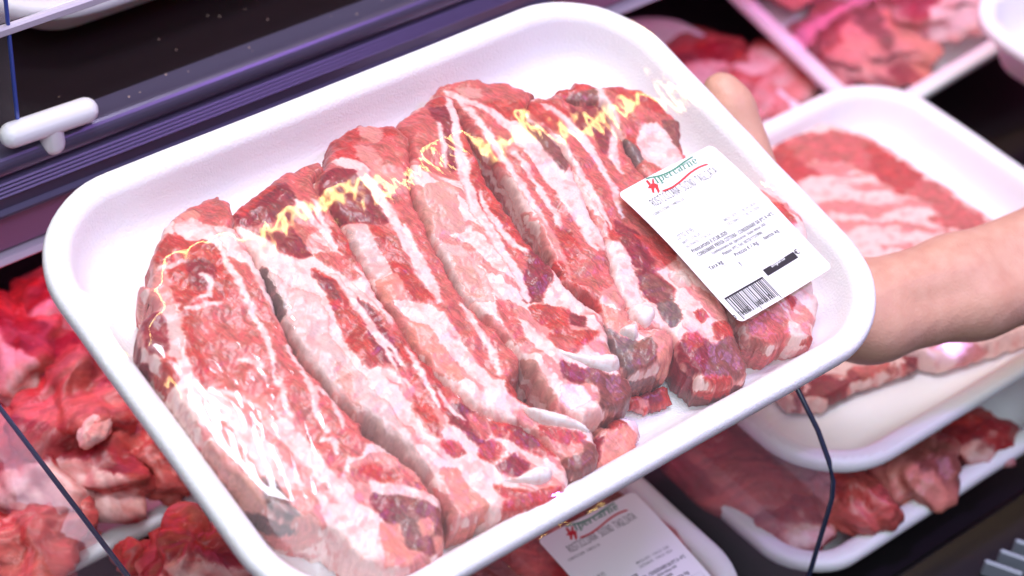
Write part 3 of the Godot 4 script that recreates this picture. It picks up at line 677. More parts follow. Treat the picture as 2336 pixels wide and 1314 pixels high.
# A slab of meat over an outline (mm): steep cut sides, rounded shoulders, lumpy top. Heights are mm above the plane y = 0; floor_y is where it rests.
func slab(poly: PackedVector2Array, top: float, floor_y: float, r: float, lump: float, cell: float, sd: int, origin: Vector2, uv_at: Vector2, uv_size: Vector2, wall := 0.5, rough_edge := 0.9, into_obstacle := false, taper := 0.0) -> ArrayMesh:
	var lo := poly[0]
	var hi := poly[0]
	for q in poly:
		lo = lo.min(q)
		hi = hi.max(q)
	lo -= Vector2.ONE * cell * 2.5
	hi += Vector2.ONE * cell * 2.5
	var nx := int((hi.x - lo.x) / cell) + 1
	var ny := int((hi.y - lo.y) / cell) + 1
	var sdv := PackedFloat32Array()
	sdv.resize(nx * ny)
	var jag := noise(sd, 0.16, 3)
	var jag2 := noise(sd + 5, 0.16, 3)
	for j in ny:
		for i in nx:
			var p := lo + Vector2(i, j) * cell
			sdv[j * nx + i] = sd_poly(p + Vector2(jag.get_noise_2dv(p), jag2.get_noise_2dv(p)) * rough_edge * 1.6, poly)
	var big := noise(sd + 11, 0.028, 2)
	var mid := noise(sd + 12, 0.09, 3)
	var small := noise(sd + 14, 0.35, 2)
	var v := PackedVector3Array()
	var uv := PackedVector2Array()
	var map := PackedInt32Array()
	map.resize(nx * ny)
	map.fill(-1)
	for j in ny:
		for i in nx:
			var s := sdv[j * nx + i]
			if s < -cell * 1.45:
				continue
			var p := lo + Vector2(i, j) * cell
			var t := p
			var y := floor_y
			var gx := sdv[j * nx + mini(i + 1, nx - 1)] - sdv[j * nx + maxi(i - 1, 0)]
			var gy := sdv[mini(j + 1, ny - 1) * nx + i] - sdv[maxi(j - 1, 0) * nx + i]
			var g := Vector2(gx, gy).normalized()
			if s <= 0.0:
				p -= g * s
				t = p
			if true:
				var k := 1.0 - clampf(s / r, 0.0, 1.0)
				var f := wall + (1.0 - wall) * sqrt(maxf(0.0, 1.0 - k * k * k))
				y = floor_y + (top - floor_y) * f + (big.get_noise_2dv(p) * 1.8 + mid.get_noise_2dv(p) * 0.9 + small.get_noise_2dv(p) * 0.22) * lump - taper * smoothstep(-62.0, -100.0, p.y) - taper * 0.55 * smoothstep(55.0, 108.0, p.y)
				y = maxf(y, floor_y + 0.5)
				if into_obstacle:
					var oi := int((p.x + TRAY_L / 2) / OB + 0.5)
					var oj := int((p.y + TRAY_W / 2) / OB + 0.5)
					if oi >= 0 and oj >= 0 and oi < ob_w and oj < ob_h:
						obstacle[oj * ob_w + oi] = maxf(obstacle[oj * ob_w + oi], y)
			map[j * nx + i] = v.size()
			v.append(Vector3(p.x - origin.x, y, p.y - origin.y) * 0.001)
			uv.append((t - uv_at) / uv_size)
	var idx := PackedInt32Array()
	for j in ny - 1:
		for i in nx - 1:
			var a := map[j * nx + i]
			var b := map[j * nx + i + 1]
			var c := map[(j + 1) * nx + i]
			var d := map[(j + 1) * nx + i + 1]
			if a < 0 or b < 0 or c < 0 or d < 0:
				continue
			if sdv[j * nx + i] <= 0 and sdv[j * nx + i + 1] <= 0 and sdv[(j + 1) * nx + i] <= 0 and sdv[(j + 1) * nx + i + 1] <= 0:
				continue
			idx.append_array([a, b, c, b, d, c])
	# the cut sides: rings going down from the rim of the top
	var open := {}
	for i in range(0, idx.size(), 3):
		for e in 3:
			var a := idx[i + e]
			var b := idx[i + (e + 1) % 3]
			if open.has(b * 1000000 + a):
				open.erase(b * 1000000 + a)
			else:
				open[a * 1000000 + b] = true
	var below := {}
	for key in open:
		for a in [key / 1000000, key % 1000000]:
			if below.has(a):
				continue
			var q := Vector2(v[a].x, v[a].z) * 1000.0 + origin
			var g := Vector2(sd_poly(q + Vector2(3, 0), poly) - sd_poly(q - Vector2(3, 0), poly), sd_poly(q + Vector2(0, 3), poly) - sd_poly(q - Vector2(0, 3), poly)).normalized()
			var y0 := v[a].y * 1000.0
			below[a] = v.size()
			for f in [0.3, 0.65, 1.0]:
				var out: float = (0.9 * sin(f * 2.6) - 1.4 * f * f) + small.get_noise_3d(q.x, f * 12.0, q.y) * 1.1 * lump
				var w := q - g * out
				v.append(Vector3(w.x - origin.x, lerpf(y0, floor_y, f), w.y - origin.y) * 0.001)
				uv.append((q + g * (y0 - floor_y) * f * 0.8 - uv_at) / uv_size)
	for key in open:
		var a: int = key / 1000000
		var b: int = key % 1000000
		for f in 3:
			var a0: int = a if f == 0 else below[a] + f - 1
			var b0: int = b if f == 0 else below[b] + f - 1
			idx.append_array([b0, a0, below[a] + f, b0, below[a] + f, below[b] + f])
	return mesh_of(v, idx, uv)

func poly_of(f: Array) -> PackedVector2Array:
	var p := PackedVector2Array()
	for i in range(0, f.size(), 2):
		p.append(Vector2(f[i], f[i + 1]))
	return p

func rounded(p: PackedVector2Array) -> PackedVector2Array:
	var grown := Geometry2D.offset_polygon(p, 0.8, Geometry2D.JOIN_ROUND)
	return smooth(grown[0] if grown.size() else p, 2)

# corners cut off
func smooth(p: PackedVector2Array, times := 2) -> PackedVector2Array:
	for k in times:
		var o := PackedVector2Array()
		for i in p.size():
			var a := p[i]
			var b := p[(i + 1) % p.size()]
			o.append(a.lerp(b, 0.25))
			o.append(a.lerp(b, 0.75))
		p = o
	return p

func bounds(p: PackedVector2Array, more: float) -> Rect2:
	var r := Rect2(p[0], Vector2.ZERO)
	for q in p:
		r = r.expand(q)
	return r.grow(more)

func build_ribs() -> void:
	ob_w = int(TRAY_L / OB) + 2
	ob_h = int(TRAY_W / OB) + 2
	obstacle.resize(ob_w * ob_h)
	obstacle.fill(-FLOOR_D)
	var bone_m := bone_material()
	for k in RIBS.size():
		var d: Dictionary = RIBS[k]
		var poly := poly_of(d.outline)
		var bb := bounds(poly, 8.0)
		var scrap := k >= 7
		var pics := paint(bb.position, bb.size, 4.0, d.base, d.patches, Vector2(0.22, 0.975), 100 + k * 3)
		var m := meat_material("meat_of_rib", pics, 0.32, 0.022)
		var c := bb.get_center()
		var at := tray_frame * Transform3D(Basis.IDENTITY, Vector3(c.x, -FLOOR_D, c.y) * 0.001)
		var called := "pork_scrap" if scrap else "pork_rib"
		var o := thing(called, d.label, "meat scrap" if scrap else "pork rib", at, "" if scrap else "pork ribs in the held tray")
		var wide := Geometry2D.offset_polygon(poly, 0.0 if scrap else 0.8, Geometry2D.JOIN_ROUND)
		if wide.size():
			poly = wide[0]
		part("meat", slab(poly, d.top + FLOOR_D, 0.3, d.r, d.lump, 0.9, 300 + k, c, bb.position, bb.size, 0.80, 0.8, false, 9.0), m, o)
		# the same heights, for the film that lies on them
		for s in 1:
			mark_obstacle(poly, d.top, d.r)
		for f in d.bones:
			var bp := smooth(poly_of(f))
			var b2 := bounds(bp, 4.0)
			part("bone", slab(bp, d.top + FLOOR_D + 4.2, d.top + FLOOR_D - 16.0, 6.0, 0.3, 0.8, 700 + k, c, b2.position, b2.size, 0.6, 0.3, false, 9.0), bone_m, o)

func mark_obstacle(poly: PackedVector2Array, top: float, r: float) -> void:
	var b := bounds(poly, 0.0)
	for j in range(int((b.position.y + TRAY_W / 2) / OB), int((b.end.y + TRAY_W / 2) / OB) + 1):
		for i in range(int((b.position.x + TRAY_L / 2) / OB), int((b.end.x + TRAY_L / 2) / OB) + 1):
			if i < 0 or j < 0 or i >= ob_w or j >= ob_h:
				continue
			var s := sd_poly(Vector2(i, j) * OB - Vector2(TRAY_L, TRAY_W) / 2, poly)
			if s > 0:
				var k := 1.0 - clampf(s / r, 0.0, 1.0)
				obstacle[j * ob_w + i] = maxf(obstacle[j * ob_w + i], -FLOOR_D + (top + FLOOR_D) * (0.8 + 0.2 * sqrt(1.0 - k * k * k)) - 9.0 * smoothstep(-62.0, -100.0, j * OB - TRAY_W / 2) - 4.95 * smoothstep(55.0, 108.0, j * OB - TRAY_W / 2))

func bone_material() -> StandardMaterial3D:
	var m := mat("bone", Color.WHITE, 0.3, 0.5)
	var n := NoiseTexture2D.new()
	n.width = 256
	n.height = 256
	n.seamless = true
	n.noise = noise(61, 0.03, 4)
	var g := Gradient.new()
	g.set_color(0, Color8(226, 150, 140))
	g.set_color(1, Color8(246, 238, 236))
	g.add_point(0.36, Color8(240, 214, 208))
	g.add_point(0.5, Color8(244, 232, 230))
	n.color_ramp = g
	m.albedo_texture = n
	m.uv1_triplanar = true
	m.uv1_scale = Vector3.ONE * 25.0
	return m

# ------------------------------------------------------------------ film over the tray
func build_film(parent: Node3D) -> void:
	# a stretched sheet over the rim and the meat: relaxed from coarse to fine
	var step := 4
	var h := PackedFloat32Array()
	var w := 0
	var hh := 0
	while step >= 1:
		var nw := (ob_w - 1) / step + 1
		var nh := (ob_h - 1) / step + 1
		var g := PackedFloat32Array()
		g.resize(nw * nh)
		var ob := PackedFloat32Array()
		ob.resize(nw * nh)
		for j in nh:
			for i in nw:
				var o := -1e9
				for b in step:
					for a in step:
						var x := i * step + a
						var y := j * step + b
						if x < ob_w and y < ob_h:
							o = maxf(o, obstacle[y * ob_w + x])
				ob[j * nw + i] = o + 1.6
				g[j * nw + i] = 0.5 if w == 0 else h[mini(j / 2, hh - 1) * w + mini(i / 2, w - 1)]
		var fixed := PackedByteArray()
		fixed.resize(nw * nh)
		for j in nh:
			for i in nw:
				var q := (Vector2(i, j) * step * OB - Vector2(TRAY_L, TRAY_W) / 2).abs()
				var cq := q - Vector2(TRAY_L / 2 - CORNER, TRAY_W / 2 - CORNER)
				var inset := minf(TRAY_L / 2 - q.x, TRAY_W / 2 - q.y)
				if cq.x > 0 and cq.y > 0:
					inset = CORNER - cq.length()
				if inset < 6.5 or i == 0 or j == 0 or i == nw - 1 or j == nh - 1:
					fixed[j * nw + i] = 1
					g[j * nw + i] = 0.45
		for it in [70, 40, 30][[4, 2, 1].find(step)]:
			for j in range(1, nh - 1):
				for i in range(1, nw - 1):
					var k := j * nw + i
					if fixed[k] == 0:
						g[k] = maxf(ob[k], (g[k - 1] + g[k + 1] + g[k - nw] + g[k + nw]) * 0.25)
		h = g
		w = nw
		hh = nh
		step /= 2
	for it in 4:
		var s := h.duplicate()
		for j in range(1, hh - 1):
			for i in range(1, w - 1):
				var k := j * w + i
				s[k] = h[k] * 0.4 + (h[k - 1] + h[k + 1] + h[k - w] + h[k + w]) * 0.15
		h = s
	var wr := noise(77, 1.0, 2)
	var wr2 := noise(78, 1.0, 3)
	var amt := noise(79, 0.02, 2)
	var v := PackedVector3Array()
	var map := PackedInt32Array()
	map.resize(w * hh)
	map.fill(-1)
	for j in hh:
		for i in w:
			var p := Vector2(i, j) * OB - Vector2(TRAY_L, TRAY_W) / 2
			var q := p.abs()
			var cq := q - Vector2(TRAY_L / 2 - CORNER, TRAY_W / 2 - CORNER)
			var inset := minf(TRAY_L / 2 - q.x, TRAY_W / 2 - q.y)
			if cq.x > 0 and cq.y > 0:
				inset = CORNER - cq.length()
			if inset < 2.0:
				continue
			var y := h[j * w + i]
			var e := clampf((inset - 9.0) / 14.0, 0.0, 1.0)
			# creases pulled tight between the meat and the rim, finer ones where it clings
			y += e * (0.11 * wr.get_noise_2d(p.x * 0.16 + p.y * 0.05, p.y * 0.035) + 0.012 * wr2.get_noise_2d(p.x * 0.3, p.y * 0.22) * (0.5 + amt.get_noise_2dv(p) * 1.6))
			for spot in CREASES:
				var ease := exp(-(p - spot).length_squared() / 420.0) * e
				if ease > 0.02:
					y += ease * 0.15 * absf(sin((p.x * 0.975 - p.y * 0.22) * 1.05 + 3.0 * wr2.get_noise_2d(p.x * 0.05 + spot.x, p.y * 0.02)))
			var lp := p - LABEL_AT
			var lx := lp.dot(LABEL_X)
			var ly := lp.dot(Vector2(-LABEL_X.y, LABEL_X.x))
			if lx > -1.5 and ly > -1.5 and lx < LABEL_SIZE.x + 1.5 and ly < LABEL_SIZE.y + 1.5:
				y = minf(y, label_height(lx, ly) - 0.35)
			map[j * w + i] = v.size()
			v.append(Vector3(p.x, y, p.y) * 0.001)
	var idx := PackedInt32Array()
	for j in hh - 1:
		for i in w - 1:
			var a := map[j * w + i]
			var b := map[j * w + i + 1]
			var c := map[(j + 1) * w + i]
			var d := map[(j + 1) * w + i + 1]
			if a < 0 or b < 0 or c < 0 or d < 0:
				continue
			idx.append_array([a, b, c, b, d, c])
	part("plastic_film", mesh_of(v, idx), M.film, parent)

# ------------------------------------------------------------------ the printed label
func label_height(x: float, y: float) -> float:
	var t := y / LABEL_SIZE.y
	return 6.4 + 1.5 * sin(t * 4.2 + 0.4) + 0.5 * sin(x * 0.09 + t * 2.0)

func on_label(x: float, y: float, lift: float) -> Vector3:
	if loose_label:
		return Vector3(x, lift + 0.8 * sin(y * 0.06), y) * 0.001
	var p := LABEL_AT + LABEL_X * x + Vector2(-LABEL_X.y, LABEL_X.x) * y
	return Vector3(p.x, label_height(x, y) + lift, p.y) * 0.001

func sheet_on_label(poly: PackedVector2Array, lift: float) -> ArrayMesh:
	# an outline in label millimetres cut into strips so that it follows the label's bend
	var v := PackedVector3Array()
	var idx := PackedInt32Array()
	var b := bounds(poly, 0.0)
	var n := maxi(1, int(b.size.y / 3.0))
	for k in n:
		var y0 := b.position.y + b.size.y * k / n
		var y1 := b.position.y + b.size.y * (k + 1) / n
		var band := PackedVector2Array([Vector2(b.position.x - 1, y0), Vector2(b.end.x + 1, y0), Vector2(b.end.x + 1, y1), Vector2(b.position.x - 1, y1)])
		for piece in Geometry2D.intersect_polygons(poly, band):
			var m := maxi(1, int(b.size.x / 6.0))
			for c in m:
				var x0 := b.position.x + b.size.x * c / m
				var x1 := b.position.x + b.size.x * (c + 1) / m
				var col := PackedVector2Array([Vector2(x0, y0 - 1), Vector2(x1, y0 - 1), Vector2(x1, y1 + 1), Vector2(x0, y1 + 1)])
				for bit in Geometry2D.intersect_polygons(piece, col):
					var t := Geometry2D.triangulate_polygon(bit)
					var first := v.size()
					for q in bit:
						v.append(on_label(q.x, q.y, lift))
					for i in range(0, t.size(), 3):
						var a := bit[t[i]]
						var cr := (bit[t[i + 1]] - a).cross(bit[t[i + 2]] - a)
						idx.append_array([first + t[i], first + t[i + 1], first + t[i + 2]] if cr > 0 else [first + t[i], first + t[i + 2], first + t[i + 1]])
	return mesh_of(v, idx)

func text_mesh(text: String, font_name: String) -> Array:
	var tm := TextMesh.new()
	var f := SystemFont.new()
	f.font_names = PackedStringArray([{"sans": "Droid Sans", "sansbold": "Droid Sans", "serif": "Droid Serif", "mono": "Droid Sans Mono"}[font_name]])
	if font_name != "mono":
		f.font_weight = 700
	var fv := FontVariation.new()
	fv.base_font = f
	tm.font = fv
	tm.font_size = 64
	tm.depth = 0.0
	tm.pixel_size = 0.01
	tm.curve_step = 1.5
	tm.text = text
	return tm.surface_get_arrays(0)

func print_text(item: Array, parent: Node3D) -> void:
	var a := text_mesh(item[0], item[6])
	var src: PackedVector3Array = a[Mesh.ARRAY_VERTEX]
	var r := AABB(src[0], Vector3.ZERO)
	for q in src:
		r = r.expand(q)
	var v := PackedVector3Array()
	var slant := 0.25 if item[6] == "serif" else 0.0
	for q in src:
		var fx := (q.x - r.position.x) / r.size.x
		var fy := (q.y - r.position.y) / r.size.y
		v.append(on_label(item[1] + fx * item[3] + slant * (fy - 0.3) * item[4], item[2] - fy * item[4], 0.10))
	var ix: PackedInt32Array = a[Mesh.ARRAY_INDEX] if a[Mesh.ARRAY_INDEX] != null else PackedInt32Array(range(src.size()))
	var idx := PackedInt32Array()
	for i in range(0, ix.size(), 3):
		idx.append_array([ix[i], ix[i + 1], ix[i + 2]])
	part("lettering", mesh_of(v, idx), M[{"ink": "ink", "green": "green_ink", "white": "white_ink"}[item[5]]], parent)

func stroke(pts: Array, width: float) -> PackedVector2Array:
	var o := PackedVector2Array()
	var back := PackedVector2Array()
	for i in pts.size():
		var d: Vector2 = (pts[mini(i + 1, pts.size() - 1)] - pts[maxi(i - 1, 0)]).normalized()
		var k := width * (0.15 if i == 0 or i == pts.size() - 1 else 0.5)
		o.append(pts[i] + d.orthogonal() * k)
		back.append(pts[i] - d.orthogonal() * k)
	back.reverse()
	o.append_array(back)
	return o

func curve(f: Array) -> Array:
	var p := poly_of(f)
	var out := []
	for i in p.size() - 1:
		for k in 5:
			out.append(p[i].cubic_interpolate(p[i + 1], p[maxi(i - 1, 0)], p[mini(i + 2, p.size() - 1)], k / 5.0))
	out.append(p[p.size() - 1])
	return out

func rect(x: float, y: float, w: float, h: float) -> PackedVector2Array:
	return PackedVector2Array([Vector2(x, y), Vector2(x + w, y), Vector2(x + w, y + h), Vector2(x, y + h)])

func label_outline() -> PackedVector2Array:
	var p := PackedVector2Array()
	var s := LABEL_SIZE
	for q in 4:
		var c: Vector2 = [Vector2(3, 3), Vector2(s.x - 3, 3), Vector2(s.x - 3, s.y - 3), Vector2(3, s.y - 3)][q]
		for k in 7:
			var t := PI + PI / 2 * (q + k / 6.0)
			p.append(c + Vector2(cos(t), sin(t)) * 3.0)
	return p

func build_label(parent: Node3D) -> void:
	var lab := part("price_label", sheet_on_label(label_outline(), 0.0), M.paper, parent)
	label_print(lab)

func label_print(lab: Node3D) -> void:
	for item in LABEL_TEXT:
		print_text(item, lab)
	part("green_swoosh", sheet_on_label(stroke(curve([17.44,0.38,20.51,1.09,25.21,2.4,32.78,2.8,40.81,1.72,47.86,1.21]), 0.9), 0.08), M.green_ink, lab)
	part("red_swoosh", sheet_on_label(stroke(curve([18.54,10.09,24.43,10.65,31.18,9.79,38.65,8.24,45.21,7.72,50.42,8.43]), 1.1), 0.08), M.red_ink, lab)
	# the little red bull's head
	for f in [[13.98,5.19,16.38,3.96,18.81,3.99,19.91,5.98,18.77,7.41,17.49,6.68,15.78,7.26,15.32,6.17], [17.67,5.22,18.96,7,17.83,9.48,15.93,10.26,16.93,7.92], [15.75,4.12,16.36,1.34,17.63,1.23,17.4,3.81], [18.17,3.83,19.69,1.98,20.65,2.21,19.32,4.28], [15.32,6.17,14.01,8.32,14.65,9.11,16.41,7.21]]:
		part("emblem", sheet_on_label(poly_of(f), 0.08), M.red_ink, lab)
	# boxes for tare, price and weight, drawn as hair lines
	for f in [[6.43,55.65,23.25,56.38], [6.43,55.65,4.29,65.24], [23.25,56.38,21.43,65.51], [23.25,56.38,40.46,56.75], [40.46,56.75,40.27,65.07], [40.46,56.75,58.09,57.07], [58.09,57.07,57.05,65.22], [4.29,65.24,16.95,65.84]]:
		var q := poly_of(f)
		part("rule", sheet_on_label(stroke([q[0], q[0].lerp(q[1], 0.5), q[1]], 0.22), 0.08), M.grey_ink, lab)
	var imp := [30.42,66.02,50.42,66.86,49.83,69.67,29.68,69.09]
	var ip := poly_of(imp)
	part("black_bar", sheet_on_label(rect(ip[0].x, (ip[0].y + ip[1].y) / 2, ip[1].x - ip[0].x, 3.7), 0.06), M.ink, lab)
	var bc := poly_of([2.81,68.77,27.73,69.24,26.39,78.89,1.74,78.35])
	var bx := bc[0].x
	var by := (bc[0].y + bc[1].y) / 2
	var bw := bc[1].x - bc[0].x
	var bh := 10.6
	part("barcode_top", sheet_on_label(rect(bx, by, bw, 0.9), 0.06), M.ink, lab)
	var rng := RandomNumberGenerator.new()
	rng.seed = 21
	var x := 0.0
	var unit := bw / 95.0
	var at := 0
	while at < 95:
		var wide := rng.randi_range(1, 3)
		var gap := rng.randi_range(1, 2)
		var guard := at < 4 or at > 90 or absi(at - 46) < 3
		part("barcode_bar", sheet_on_label(rect(bx + at * unit, by + 0.9, minf(wide, 95 - at) * unit * 0.92, bh + (1.6 if guard else 0.0)), 0.06), M.ink, lab)
		at += wide + gap

# ------------------------------------------------------------------ lumps of meat further off
func blob(size: Vector3, sd: int, rough := 0.28, rings := 26) -> ArrayMesh:
	var n := noise(sd, 0.75, 3)
	var v := PackedVector3Array()
	var idx := PackedInt32Array()
	var sides := rings * 2
	for j in rings + 1:
		for i in sides:
			var t := PI * j / rings
			var f := TAU * i / sides
			var d := Vector3(sin(t) * cos(f), cos(t), sin(t) * sin(f))
			var k := 1.0 + n.get_noise_3dv(d * 1.3 + Vector3.ONE * sd) * rough * 2.0
			var q := d * k
			q.y = signf(q.y) * pow(absf(q.y), 0.8)
			if q.y < 0:
				q.y *= 0.55
			v.append(q * size)
	for j in rings:
		for i in sides:
			var p := j * sides + i
			var q := j * sides + (i + 1) % sides
			idx.append_array([p, q, p + sides, q, q + sides, p + sides])
	return mesh_of(v, idx)

func chunk_material(called: String, base: String, patches: Array, sd: int, scale: float) -> StandardMaterial3D:
	# a square of marbled meat, laid from three sides
	var rng := RandomNumberGenerator.new()
	rng.seed = sd
	var list := []
	for k in 26:
		var c := Vector2(rng.randf() * 60.0, rng.randf() * 60.0)
		var r := rng.randf_range(4.0, 11.0)
		var turn := rng.randf() * TAU
		for ox in [-60.0, 0.0, 60.0]:
			for oy in [-60.0, 0.0, 60.0]:
				if absf(c.x + ox - 30.0) > 44.0 or absf(c.y + oy - 30.0) > 44.0:
					continue
				var f := []
				for a in 8:
					var t := TAU * a / 8
					var q := Vector2(cos(t) * r * 1.7, sin(t) * r * 0.6).rotated(turn) + c + Vector2(ox, oy)
					f.append(q.x)
					f.append(q.y)
				list.append([patches[k % patches.size()], f])
	var m := meat_material(called, paint(Vector2.ZERO, Vector2(60, 60), 4.0, base, list, Vector2(0.8, 0.6), sd, 1.3), 0.42, 0.06)
	m.uv1_triplanar = true
	m.uv1_scale = Vector3.ONE * scale
	return m

func lump(parent: Node3D, called: String, at: Vector3, size: Vector3, turn: float, m: Material, sd: int, rough := 0.28) -> MeshInstance3D:
	return part(called, blob(size, sd, rough), m, parent, Transform3D(Basis(Vector3.UP, turn), at))

# ------------------------------------------------------------------ a hand and forearm
func flesh(bones: Array, cell: float, blend: float) -> ArrayMesh:
	var lo := Vector3.ONE * 1e9
	var hi := -lo
	for b in bones:
		for e in [0, 1]:
			var c: Vector3 = b[e]
			var r: float = b[2 + e] + blend + cell * 3
			lo = lo.min(c - Vector3.ONE * r)
			hi = hi.max(c + Vector3.ONE * r)
	var n := Vector3i(((hi - lo) / cell).ceil()) + Vector3i.ONE * 2
	var f := PackedFloat32Array()
	f.resize(n.x * n.y * n.z)
	f.fill(1.0)
	for b in bones:
		var p0: Vector3 = b[0]
		var p1: Vector3 = b[1]
		var r0: float = b[2]
		var r1: float = b[3]
		var more := maxf(r0, r1) + blend * 1.5 + cell * 2
		var a := Vector3i(((p0.min(p1) - Vector3.ONE * more - lo) / cell).floor()).clamp(Vector3i.ZERO, n - Vector3i.ONE)
		var z := Vector3i(((p0.max(p1) + Vector3.ONE * more - lo) / cell).ceil()).clamp(Vector3i.ZERO, n - Vector3i.ONE)
		var e := p1 - p0
		var l2 := maxf(e.length_squared(), 1e-12)
		for k in range(a.z, z.z + 1):
			for j in range(a.y, z.y + 1):
				for i in range(a.x, z.x + 1):
					var p := lo + Vector3(i, j, k) * cell
					var t := clampf((p - p0).dot(e) / l2, 0.0, 1.0)
					var d := (p - p0 - e * t).length() - lerpf(r0, r1, t)
					var at := (k * n.y + j) * n.x + i
					var o := f[at]
					var h := maxf(blend - absf(o - d), 0.0) / blend
					f[at] = minf(o, d) - h * h * blend * 0.25
	# surface nets
	var v := PackedVector3Array()
	var map := PackedInt32Array()
	map.resize(f.size())
	map.fill(-1)
	var idx := PackedInt32Array()
	var off := [0, 1, n.x, n.x + 1, n.x * n.y, n.x * n.y + 1, n.x * n.y + n.x, n.x * n.y + n.x + 1]
	var pairs := [[0, 1], [2, 3], [4, 5], [6, 7], [0, 2], [1, 3], [4, 6], [5, 7], [0, 4], [1, 5], [2, 6], [3, 7]]
	for k in n.z - 1:
		for j in n.y - 1:
			for i in n.x - 1:
				var at := (k * n.y + j) * n.x + i
				var bits := 0
				for c in 8:
					if f[at + off[c]] < 0.0:
						bits |= 1 << c
				if bits == 0 or bits == 255:
					continue
				var s := Vector3.ZERO
				var m := 0
				for pr in pairs:
					var fa := f[at + off[pr[0]]]
					var fb := f[at + off[pr[1]]]
					if (fa < 0.0) != (fb < 0.0):
						var t := fa / (fa - fb)
						var A := Vector3(pr[0] & 1, (pr[0] >> 1) & 1, pr[0] >> 2)
						var B := Vector3(pr[1] & 1, (pr[1] >> 1) & 1, pr[1] >> 2)
						s += A.lerp(B, t)
						m += 1
				map[at] = v.size()
				v.append(lo + (Vector3(i, j, k) + s / m) * cell)
	var sx := 1
	var sy := n.x
	var sz := n.x * n.y
	for k in range(1, n.z - 1):
		for j in range(1, n.y - 1):
			for i in range(1, n.x - 1):
				var at := (k * n.y + j) * n.x + i
				var a := f[at] < 0.0
				for ax in 3:
					var st: int = [sx, sy, sz][ax]
					var u: int = [sy, sz, sx][ax]
					var w: int = [sz, sx, sy][ax]
					if a != (f[at + st] < 0.0):
						var q := [map[at], map[at - u], map[at - u - w], map[at - w]]
						if q.min() < 0:
							continue
						if a:
							idx.append_array([q[0], q[2], q[1], q[0], q[3], q[2]])
						else:
							idx.append_array([q[0], q[1], q[2], q[0], q[2], q[3]])
	return mesh_of(v, idx)

func area_lamp(called: String, label: String, at: Vector3, aim: Vector3, size: Vector2, c: Color, energy: float, glow: float) -> void:
	var o := thing(called, label, "lamp", Transform3D(Basis.looking_at(aim - at, Vector3.BACK if absf((aim - at).normalized().z) < 0.9 else Vector3.UP), at))
	part("housing", box(Vector3(size.x + 0.03, size.y + 0.03, 0.03), 0.004), M.lamp_housing, o, Transform3D(Basis.IDENTITY, Vector3(0, 0, 0.02)))
	var gm := mat(called + "_glow", Color.BLACK, 0.5)
	gm.emission_enabled = true
	gm.emission = c
	gm.emission_energy_multiplier = glow
	part("lamp_tube", box(Vector3(size.x, size.y, 0.004), 0.001), gm, o, Transform3D(Basis.IDENTITY, Vector3(0, 0, 0.0025)))
	var l := AreaLight3D.new()
	l.name = "light"
	l.area_size = size
	l.light_color = c
	l.light_energy = energy
	l.area_normalize_energy = true
	l.shadow_enabled = true
	l.area_range = 12.0
	l.position = Vector3(0, 0, -0.004)
	o.add_child(l)

# ------------------------------------------------------------------
func _ready() -> void:
	var cam := Camera3D.new()
	cam.name = "camera"
	cam.fov = 16.2567
	cam.near = 0.05
	cam.far = 30.0
	cam.transform = Transform3D(Basis(Vector3(0.7735, 0.0847, 0.6281), Vector3(0.3742, 0.7388, -0.5605), Vector3(-0.5116, 0.6685, 0.5397)).orthonormalized(), Vector3(-0.4387, 0.8755, 0.4842))
	var lens := CameraAttributesPhysical.new()
	lens.frustum_focal_length = 84.018
	lens.exposure_aperture = 8.0
	lens.frustum_focus_distance = 0.875
	cam.attributes = lens
	add_child(cam)
	cam.current = true

	var env := Environment.new()
	env.background_mode = Environment.BG_COLOR
	env.background_color = Color(0.38, 0.33, 0.40)
	env.background_energy_multiplier = 1.0
	env.tonemap_mode = Environment.TONE_MAPPER_LINEAR
	env.tonemap_exposure = 1.08
	env.sdfgi_enabled = true
	env.ssao_enabled = true
	env.ssil_enabled = true
	var we := WorldEnvironment.new()
	we.name = "environment"
	we.environment = env
	add_child(we)

	tray_frame = Transform3D(Basis(Vector3.RIGHT, 0.20944), TRAY_AT)
	make_materials()

	# lamps: a soft ceiling panel, a warm tube over the counter, a violet strip in the canopy
	area_lamp("ceiling_lamp", "broad white ceiling light panel above the counter", Vector3(0.22, 2.25, -0.32), Vector3(0.1, 0.2, -0.05), Vector2(0.75, 0.5), Color(0.93, 0.94, 1.0), 2.6, 4.0)
	area_lamp("ceiling_lamp", "large soft ceiling light panel over the shopper's side", Vector3(-0.7, 2.4, 1.0), Vector3(0.0, 0.25, 0.0), Vector2(2.2, 1.6), Color(0.89, 0.965, 1.0), 3.4, 1.0)
	area_lamp("tube_lamp", "long warm tube lamp over the back of the counter", Vector3(0.5, 1.48, -0.52), Vector3(0.5, 0.3, 0.0), Vector2(2.6, 0.022), Color(1.0, 0.85, 0.54), 0.42, 12.0)
	area_lamp("strip_lamp", "short violet strip lamp above the front of the counter", Vector3(0.5, 1.1, 0.35), Vector3(0.1, 0.25, -0.1), Vector2(0.14, 0.05), Color(0.80, 0.58, 1.0), 0.28, 8.0)

	area_lamp("spot_lamp", "small violet spot lamp high at the counter's far right", Vector3(1.08, 0.94, -0.40), Vector3(0.29, 0.16, 0.06), Vector2(0.05, 0.05), Color(0.86, 0.70, 1.0), 0.05, 8.0)
	area_lamp("shelf_lamp", "pink strip light under the shelf lip", Vector3(0.4, 0.210, -0.235), Vector3(0.4, 0.05, -0.10), Vector2(2.2, 0.012), Color(1.0, 0.46, 0.74), 0.075, 3.0)

	build_counter()
	build_held_tray()
	build_arm()
	build_background()

